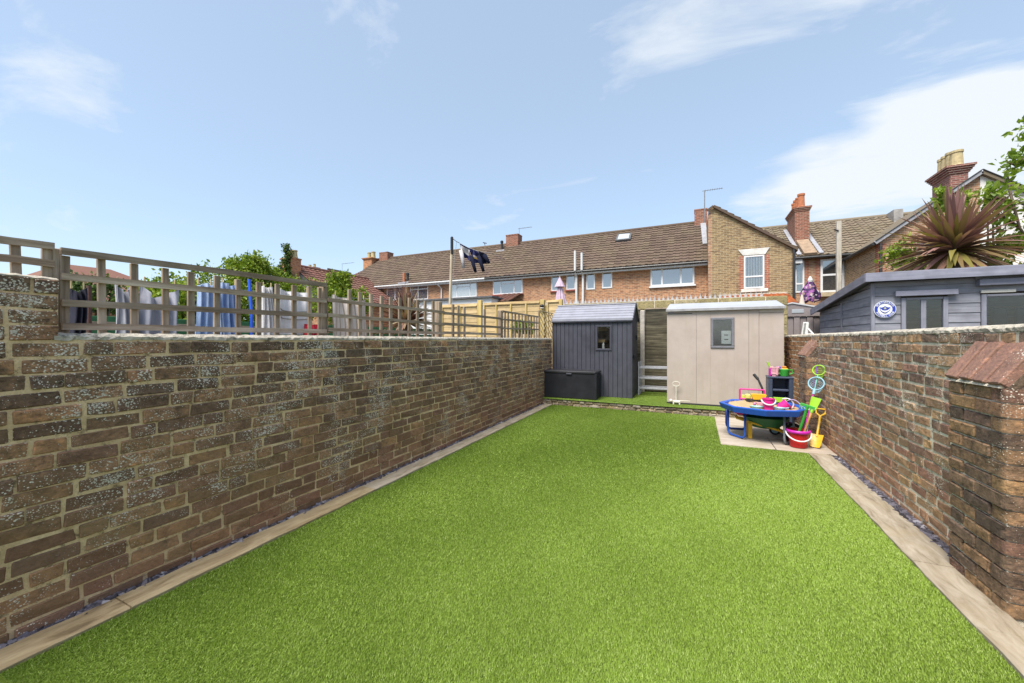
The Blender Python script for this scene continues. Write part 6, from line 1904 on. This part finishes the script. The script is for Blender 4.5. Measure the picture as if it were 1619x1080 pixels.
# activity table
TC = Vector((.83, 6.19, 0)); TZ = .475
tb = empty('activity_table', (TC.x, TC.y, FL), 'low blue octagonal sand and water play table', 'table')
def octo(r, z, rot=R(22.5-25)): return [(TC.x+r*math.cos(rot+i*math.pi/4)*1.02, TC.y+r*math.sin(rot+i*math.pi/4)*.98, z) for i in range(8)]
def tray():
    rings = [octo(.40, TZ-.08), octo(.48, TZ-.075), octo(.505, TZ-.01), octo(.505, TZ), octo(.488, TZ+.008), octo(.445, TZ), octo(.425, TZ-.055), octo(.0, TZ-.055)]
    m = MB(); V = sum(rings, []); Fc = []
    for r in range(len(rings)-1):
        for i in range(8):
            j = (i+1) % 8; Fc.append((r*8+i, r*8+j, r*8+8+j, r*8+8+i))
    Fc.append(tuple(range(7,-1,-1)))
    return m.add(V, Fc)
tray().build('tray', P_blue, tb)
def uleg(a, b, mat, mid=None):
    a, b = Vector((*a, 0)), Vector((*b, 0)); d = (b-a).normalized(); zt_ = TZ-.07; r = .06
    pts = [a+Vector((0,0,zt_)), a+Vector((0,0,FL+.09))]
    for t in (.3,.6,1): pts.append(a+d*r*(1-math.cos(t*math.pi/2))+Vector((0,0,FL+.016+.074*(1-math.sin(t*math.pi/2)))))
    for t in (0,.4,.7,1): pts.append(b-d*r*(1-math.sin(t*math.pi/2))+Vector((0,0,FL+.016+.074*(1-math.cos(t*math.pi/2)))))
    pts += [b+Vector((0,0,FL+.1)), b+Vector((0,0,zt_))]
    MB().tube(pts, .0145, 10).build('leg', mat, tb, smooth=True)
uleg((.43, 6.27), (.61, 6.01), P_blue)
uleg((.43, 6.62), (.70, 6.66), pl('dark_blue', (.012,.03,.17)))
uleg((1.03, 5.92), (1.16, 6.10), P_steel)
uleg((1.02, 6.62), (1.17, 6.46), P_steel)
n = NB('play_sand', .95, .1); pq = n.pos()
n.color(n.ramp(n.noise(pq, 60, 5, .7), [(0.3, (.34,.22,.11)), (.7, (.58,.42,.25))])); n.bump(n.noise(pq, 90, 4), .8, .01)
M_sand = n.m
g = random.Random(6)
def sandz(x, y): return TZ-.022+.045*math.exp(-((x-.58)**2+(y-6.28)**2)/.03)+.018*math.sin(17*x+3)*math.sin(15*y)+g.uniform(-.005,.005)
def sandfn(u, v):
    a = u*2*math.pi; r = v*.42
    x, y = TC.x+r*math.cos(a), TC.y+r*math.sin(a)
    return (x, y, min(sandz(x, y), TZ+.02) if v < .99 else TZ-.05)
tag(MB().grid(sandfn, 40, 14).build('play_sand', M_sand, None, smooth=True), 'heaped yellow sand lying in the blue play table', 'sand', None, 'stuff')
sbz = TZ-.02
def bucket(label, c, r0, r1, h, mat, handle=None, hmat=None, tilt=(0,0), hang=True, rim=None, name='bucket'):
    b = empty(name, c, label, 'bucket')
    m = MB().lathe([(r0*.92,0),(r0,.006),(r1*.96,h*.93),(r1*1.05,h*.93),(r1*1.05,h),(r1*.95,h),(r0*.9,.012),(0.001,.012)], c, 22)
    o = m.build('body', mat, b, smooth=False)
    if rim: MB().lathe([(r1*1.0,h*.84),(r1*1.07,h*.85),(r1*1.08,h*1.0),(r1*.97,h*1.01)], c, 22, caps=False).build('rim', rim, b, smooth=True)
    if hmat:
        pts = []
        for t in np.linspace(0, math.pi, 15):
            x = math.cos(t)*r1*1.12; s = math.sin(t)
            pts.append((c[0]+x*1.0, c[1]-s*r1*(1.12 if hang else .2), c[2]+h*.86+(-s*r1*.75 if hang else s*r1*1.1)))
        MB().tube(pts, .009, 8).build('handle', hmat, b, smooth=True)
    if tilt != (0,0): b.rotation_euler = (*tilt, 0)
    return b
bucket('red bucket with magenta rim and white handle standing on the patio', (1.17, 5.90, FL), .085, .118, .215, P_red, True, P_white, rim=P_mag)
bucket('hot pink bucket standing on the play table', (.86, 5.92, TZ-.03), .052, .068, .155, P_pink, True, P_white)
bucket('pink sand bucket lying behind the hot pink one', (1.00, 6.08, TZ-.02), .05, .066, .12, P_pink, True, P_white, tilt=(0,.9), hang=False)
# toy truck
def toy_truck(label, c, col_b, col_c, s=1.0):
    t = empty('toy_truck', c, label, 'toy truck'); x, y, z = c
    MB().cbox(x-.10*s, x+.11*s, y-.05*s, y+.05*s, z+.028*s, z+.048*s, .006).build('chassis', M_blackp, t)
    MB().add([(x-.02*s,y-.055*s,z+.05*s),(x+.115*s,y-.055*s,z+.05*s),(x+.135*s,y-.06*s,z+.12*s),(x-.045*s,y-.06*s,z+.12*s),(x-.02*s,y+.055*s,z+.05*s),(x+.115*s,y+.055*s,z+.05*s),(x+.135*s,y+.06*s,z+.12*s),(x-.045*s,y+.06*s,z+.12*s)],
             [(0,1,2,3),(7,6,5,4),(0,4,5,1),(0,3,7,4),(1,5,6,2),(3,2,6,7)]).build('tipper', col_b, t, fixn=True)
    MB().cbox(x-.115*s, x-.05*s, y-.045*s, y+.045*s, z+.05*s, z+.115*s, .012).build('cab', col_c, t)
    for dx_ in (-.08, .06):
        for dy_ in (-.052, .052):
            MB().tube([(x+dx_*s, y+dy_*s-.012*s, z+.027*s), (x+dx_*s, y+dy_*s+.012*s, z+.027*s)], .027*s, 14).build('wheel', M_blackp, t)
    return t
toy_truck('yellow toy tipper truck on the sand', (.76, 6.36, TZ), P_yellow, pl('lemon', (.62,.55,.15)))
toy_truck('little pink toy car in the middle of the table', (.77, 6.06, TZ-.02), P_lpink, pl('mauve_pink', (.6,.2,.4)), .55)
toy_truck('lime toy tractor at the back of the table', (1.02, 6.36, TZ-.01), P_lime, P_lime, .8)
# pink crate frame behind truck
cr_ = empty('toy_basket', (.72, 6.55, TZ), 'hot pink handled toy basket at the back edge of the table', 'basket')
for (a, b) in (((.60,6.56,TZ-.01),(.60,6.56,TZ+.16)), ((.60,6.56,TZ+.16),(.90,6.54,TZ+.16)), ((.90,6.54,TZ+.16),(.90,6.54,TZ-.01)), ((.60,6.56,TZ+.02),(.90,6.54,TZ+.02))):
    MB().tube([a, b], .012, 8).build('bar', P_pink, cr_)
MB().cbox(.62, .88, 6.555, 6.59, TZ-.01, TZ+.075, .006).build('side', pl('lemon_lime', (.55,.60,.10)), cr_)
# black handle sticking up
bh_ = empty('garden_tool', (.90, 6.62, TZ), 'black tool handle sticking up beside the navy shelf unit', 'spade')
MB().tube([(.92,6.6,TZ),(.885,6.62,TZ+.18),(.83,6.68,TZ+.33)], [.016,.014,.014], 8).build('shaft', M_blackp, bh_)
MB().tube([(.84,6.67,TZ+.30),(.79,6.70,TZ+.37)], .02, 8).build('grip', M_blackp, bh_)
for i, (lab, c, mt) in enumerate((('pale blue boat tray lying on the table', (.97, 5.93, TZ-.02), P_cyan), ('turquoise dish lying near the pink car', (.73, 5.93, TZ-.02), pl('aqua', (.30,.58,.52))), ('red sand mould at the corner of the table', (1.07, 6.10, TZ-.02), P_red))):
    t = empty('sand_mould', c, lab, 'toy')
    MB().lathe([(.05,0),(.075,.03),(.08,.035),(.068,.034),(.045,.010),(.001,.010)], c, 16, sy=.7).build('dish', mt, t)
    MB().tube([(c[0]+.07, c[1], c[2]+.03), (c[0]+.11, c[1]+.01, c[2]+.035)], .008, 6).build('handle', mt, t)
ho = empty('toy_hoop', (1.14, 6.02, TZ), 'thin mauve hoop handle standing up at the table edge', 'hoop')
MB().tube([(1.14+.10*math.cos(t)*.9, 6.05-.10*math.cos(t)*.4, TZ-.02+.13*math.sin(t)) for t in np.linspace(0, math.pi, 16)], .006, 6).build('hoop', pl('mauve', (.42,.33,.50)), ho)
# shelf unit
sx0, sx1, sy0, sy1, sz = 1.04, 1.36, 7.15, 7.42, .755
su = empty('shelf_unit', ((sx0+sx1)/2, 7.3, FL), 'navy plastic shelf unit in the corner by the beige shed', 'shelf unit')
for a in (sx0, sx1-.055): MB().cbox(a, a+.055, sy0, sy1, FL, sz-.001, .008).build('side_panel', P_navy, su)
for z in (.10, .33, .56): MB().cbox(sx0+.056, sx1-.056, sy0+.005, sy1-.02, z, z+.03, .006).build('shelf', P_navy, su)
MB().cbox(sx0-.005, sx1+.005, sy0-.005, sy1, sz, sz+.03, .008).build('top', P_navy, su)
MB().box(sx0+.056, sx1-.056, sy1-.018, sy1-.003, FL, sz).build('back', P_navy, su)
top = sz+.031
wc = empty('watering_can', (1.26, 7.26, top), 'green toy watering can on the shelf unit', 'watering can')
MB().lathe([(.055,0),(.06,.01),(.066,.10),(.07,.11),(.062,.11)], (1.26,7.26,top), 18).build('body', P_green, wc, smooth=True)
MB().tube([(1.21,7.24,top+.03),(1.16,7.22,top+.07),(1.135,7.21,top+.11)], [.014,.011,.016], 8).build('spout', P_green, wc)
MB().tube([(1.32,7.27,top+.095),(1.365,7.28,top+.10),(1.375,7.28,top+.05),(1.325,7.27,top+.03)], .009, 8).build('handle', P_green, wc)
pb_ = empty('toy_bucket', (1.13, 7.22, top), 'pale pink castle bucket on the shelf unit', 'bucket')
MB().lathe([(.05,0),(.055,.03),(.062,.035),(.062,.05),(.056,.055),(.066,.125),(.07,.13),(.06,.13)], (1.13,7.22,top), 8).build('body', P_lpink, pb_)
for k in range(4):
    a = k*math.pi/2+.4; MB().cbox(1.13+.055*math.cos(a)-.012, 1.13+.055*math.cos(a)+.012, 7.22+.055*math.sin(a)-.012, 7.22+.055*math.sin(a)+.012, top+.02, top+.15, .004).build('turret', P_lpink, pb_)
mg = empty('toy_scoop', (1.06, 7.2, top), 'magenta scoop with a lime handle at the shelf edge', 'toy')
MB().cbox(1.05, 1.075, 7.17, 7.23, top, top+.13, .008).build('scoop', P_mag, mg)
MB().tube([(1.07,7.2,top+.13),(1.03,7.2,top+.22)], .012, 8).build('handle', P_lime, mg)
for lab, c, mt in (('purple toy lump behind the pink castle bucket', (1.20,7.32,top), P_purple), ('yellow and orange toy block behind the watering can', (1.28,7.37,top), P_yellow)):
    t = empty('toy_block', c, lab, 'toy'); x, y, z = c
    MB().cbox(x-.05, x+.05, y-.03, y+.03, z, z+.12, .012).build('block', mt, t)
    MB().cbox(x-.03, x+.03, y-.025, y+.025, z+.121, z+.15, .008).build('knob', pl('orange', (.65,.22,.03)) if mt == P_yellow else P_purple, t)
# wheelbarrow under the table
wbw = empty('toy_wheelbarrow', (.82, 6.3, FL), 'toy wheelbarrow with green tray and yellow frame under the table', 'wheelbarrow')
def barrow(u, v):
    a = u*2*math.pi; r = .12+.10*v
    return (.87+1.25*r*math.cos(a), 6.22+.8*r*math.sin(a), .17+.14*v)
MB().grid(barrow, 24, 4).lathe([(.001,0),(.12,.001)], (.87,6.22,.17), 24, caps=False).build('tray', P_dkgreen, wbw, smooth=True)
for dy_ in (-.1, .1):
    MB().tube([(.52,6.22+dy_*.5,.275),(.70,6.22+dy_,.235),(.98,6.22+dy_*.9,.165),(1.14,6.22+dy_*.3,.105)], .014, 8).build('frame_bar', P_yellow, wbw)
    MB().cbox(.655,.705, 6.22+dy_-.012, 6.22+dy_+.012, FL, .23, .005).build('leg', P_yellow, wbw)
MB().tube([(1.14,6.19,.09),(1.14,6.25,.09)], .07, 16).build('wheel', M_blackp, wbw)
pc = empty('toy_scoop', (.62,6.3,.33), 'pink toy scoop hanging just under the table edge', 'toy')
MB().cbox(.53,.66,6.2,6.34,.315,.355,.012).build('scoop', P_pink, pc)
MB().tube([(.54,6.25,.335),(.47,6.24,.36)], .012, 8).build('handle', P_pink, pc)
tyr = empty('toy_tricycle', (1.08, 6.55, FL), 'dark toy trike parked in the shadow under the table', 'tricycle')
for (x, y, r) in ((1.22,6.42,.10),(1.02,6.5,.07),(1.04,6.7,.07)):
    w_ = MB().tube([(x+r*.8*math.cos(t), y, FL+r+r*.8*math.sin(t)) for t in np.linspace(0, 6.28, 18, endpoint=False)], r*.2, 8, True).build('wheel', M_blackp, tyr)
    MB().tube([(x, y-.015, FL+r), (x, y+.015, FL+r)], r*.62, 12).build('hub', P_cyan, w_)
MB().tube([(1.03,6.6,.12),(1.12,6.52,.2),(1.22,6.42,.22),(1.25,6.41,.34)], .014, 8).build('frame', pl('violet', (.30,.04,.30)), tyr)
MB().cbox(1.02,1.15,6.52,6.62,.2,.235,.012).build('seat', P_red, tyr)
MB().tube([(1.20,6.34,.34),(1.25,6.50,.34)], .012, 8).build('handlebar', P_pink, tyr)

# long-handled toys in and beside the bucket
def wall_pt(px, py, X=1.47): return at(px, py, X=X)
yb = at(1285, 708, z=FL)
sp_ = empty('toy_spade', (1.36, 5.95, FL), 'yellow plastic spade leaning on the brick wall', 'spade')
b0, b1_ = Vector((1.345, 5.92, FL+.01)), Vector((1.462, 6.16, .47))
dv_ = (b1_-b0).normalized(); sd_ = Vector((.9053,-.4247,0)); sd_ = (sd_-dv_*sd_.dot(dv_)).normalized(); nn_ = sd_.cross(dv_)
if nn_.y > 0: nn_ = -nn_
L_ = (b1_-b0).length
def sp_plate(o, w0, w1, l0, l1, th, mat, name, parent, dv_, sd_, nn_, curve=.012):
    def f(off):
        return lambda u, v: tuple(o+dv_*(l0+(l1-l0)*v)+sd_*((u-.5)*(w0+(w1-w0)*v)*(1-.25*max(0,.25-v)))+nn_*(off+curve*(4*(u-.5)**2)))
    m = MB(); m.grid(f(0), 8, 8); m.grid(f(-th), 8, 8, True)
    return m.build(name, mat, parent, smooth=True)
sp_plate(b0, .10, .135, 0, .17, .006, P_yellow, 'blade', sp_, dv_, sd_, nn_)
MB().tube([b0+dv_*.14, b0+dv_*(L_-.09)], .013, 8).build('shaft', P_yellow, sp_)
MB().tube([b0+dv_*(L_-.10), b0+dv_*(L_-.06)+sd_*.045, b0+dv_*L_+sd_*.05, b0+dv_*L_-sd_*.05, b0+dv_*(L_-.06)-sd_*.045, b0+dv_*(L_-.10)], .011, 8, True).build('grip', P_yellow, sp_)
def stick(name, label, cat, p0, p1, r, mat, part='shaft'):
    t = empty(name, p0, label, cat)
    MB().tube([p0, p1], r, 10).build(part, mat, t)
    d = (Vector(p1)-Vector(p0)).normalized(); s = Vector((.9053,-.4247,0)); s = (s-d*s.dot(d)).normalized(); n_ = s.cross(d)
    if n_.y > 0: n_ = -n_
    return t, Vector(p1), d, s, n_
BC = (1.17, 5.90)
t, e, d, s, n_ = stick('toy_rake', 'green toy rake standing head up in the red bucket', 'rake', (BC[0]-.03, BC[1], .05), at(1277, 642, X=1.24), .015, P_green)
MB().beam(e-s*.075, e+s*.075, .012, .03, b=.003).build('head', P_green, t)
for k in range(5): MB().beam(e+s*(-.07+.035*k), e+s*(-.07+.035*k)-d*.05-n_*-.02, .008, .008, b=.001).build('tine', P_green, t)
MB().tube([e-s*.085, e-d*.05, e+s*.085], .006, 6).build('brace', pl('pale_green', (.45,.66,.40)), t)
t, e, d, s, n_ = stick('toy_shovel', 'lime shovel with an orange wooden handle in the red bucket', 'shovel', (BC[0]+.01, BC[1]-.02, .05), at(1286, 644, X=1.33), .012, wood('toy_handle_wood', (.62,.33,.10), (.72,.42,.15), 2, rv=0))
sp_plate(e-d*.03, .075, .105, 0, .155, .006, P_lime, 'blade', t, d, s, n_, .016)
MB().tube([e-d*.07, e], .017, 8).build('socket', P_lime, t)
t, e, d, s, n_ = stick('toy_net', 'pale blue fishing net on a purple stick standing in the bucket', 'net', (BC[0]+.03, BC[1]+.02, .05), at(1288, 616, X=1.38), .009, P_mag)
def net(t, e, d, s, n_, r, rim, mesh, label=''):
    c = e+d*r
    MB().tube([c+(d*math.cos(a)+s*math.sin(a))*r for a in np.linspace(0, 6.28, 24, endpoint=False)], .008, 8, True).build('rim', rim, t, smooth=True)
    mb = MB()
    def bag(u, v):
        a = u*6.2832; rr = r*(1-v)**.6
        return c+(d*math.cos(a)+s*math.sin(a))*rr + n_*(-.10*v) - d*.05*v + Vector((0,0,-.04*v))
    for i in range(16):
        mb.tube([bag(i/16, v) for v in np.linspace(0,.95,6)], .0022, 4)
    for v in (.12,.26,.4,.55,.72,.88):
        mb.tube([bag(i/20, v) for i in range(20)], .0022, 4, True)
    mb.build('mesh_bag', mesh, t)
    MB().cbox(c.x-.035, c.x-.02, c.y-.012, c.y-.004, c.z-.05, c.z+.05, .003).build('tag', P_purple, t)
net(t, e, d, s, n_, .082, P_cyan, P_cyan)
MB().tube([e-d*.06, e+d*.01], .016, 8).build('socket', P_cyan, t)
t, e, d, s, n_ = stick('toy_net', 'lime green fishing net leaning highest on the wall', 'net', (BC[0]+.05, BC[1]+.04, .05), at(1293, 593, X=1.43), .008, pl('teal_stick', (.20,.50,.42)))
net(t, e, d, s, n_, .065, P_lime, P_lime)
t, e, d, s, n_ = stick('toy_stick', 'thin pale blue stick in the red bucket behind the shovel', 'stick', (BC[0]+.06, BC[1]-.03, .05), at(1283, 640, X=1.33), .007, P_cyan)
MB().tube([e, e+d*.05], .012, 8).build('tip', P_cyan, t)
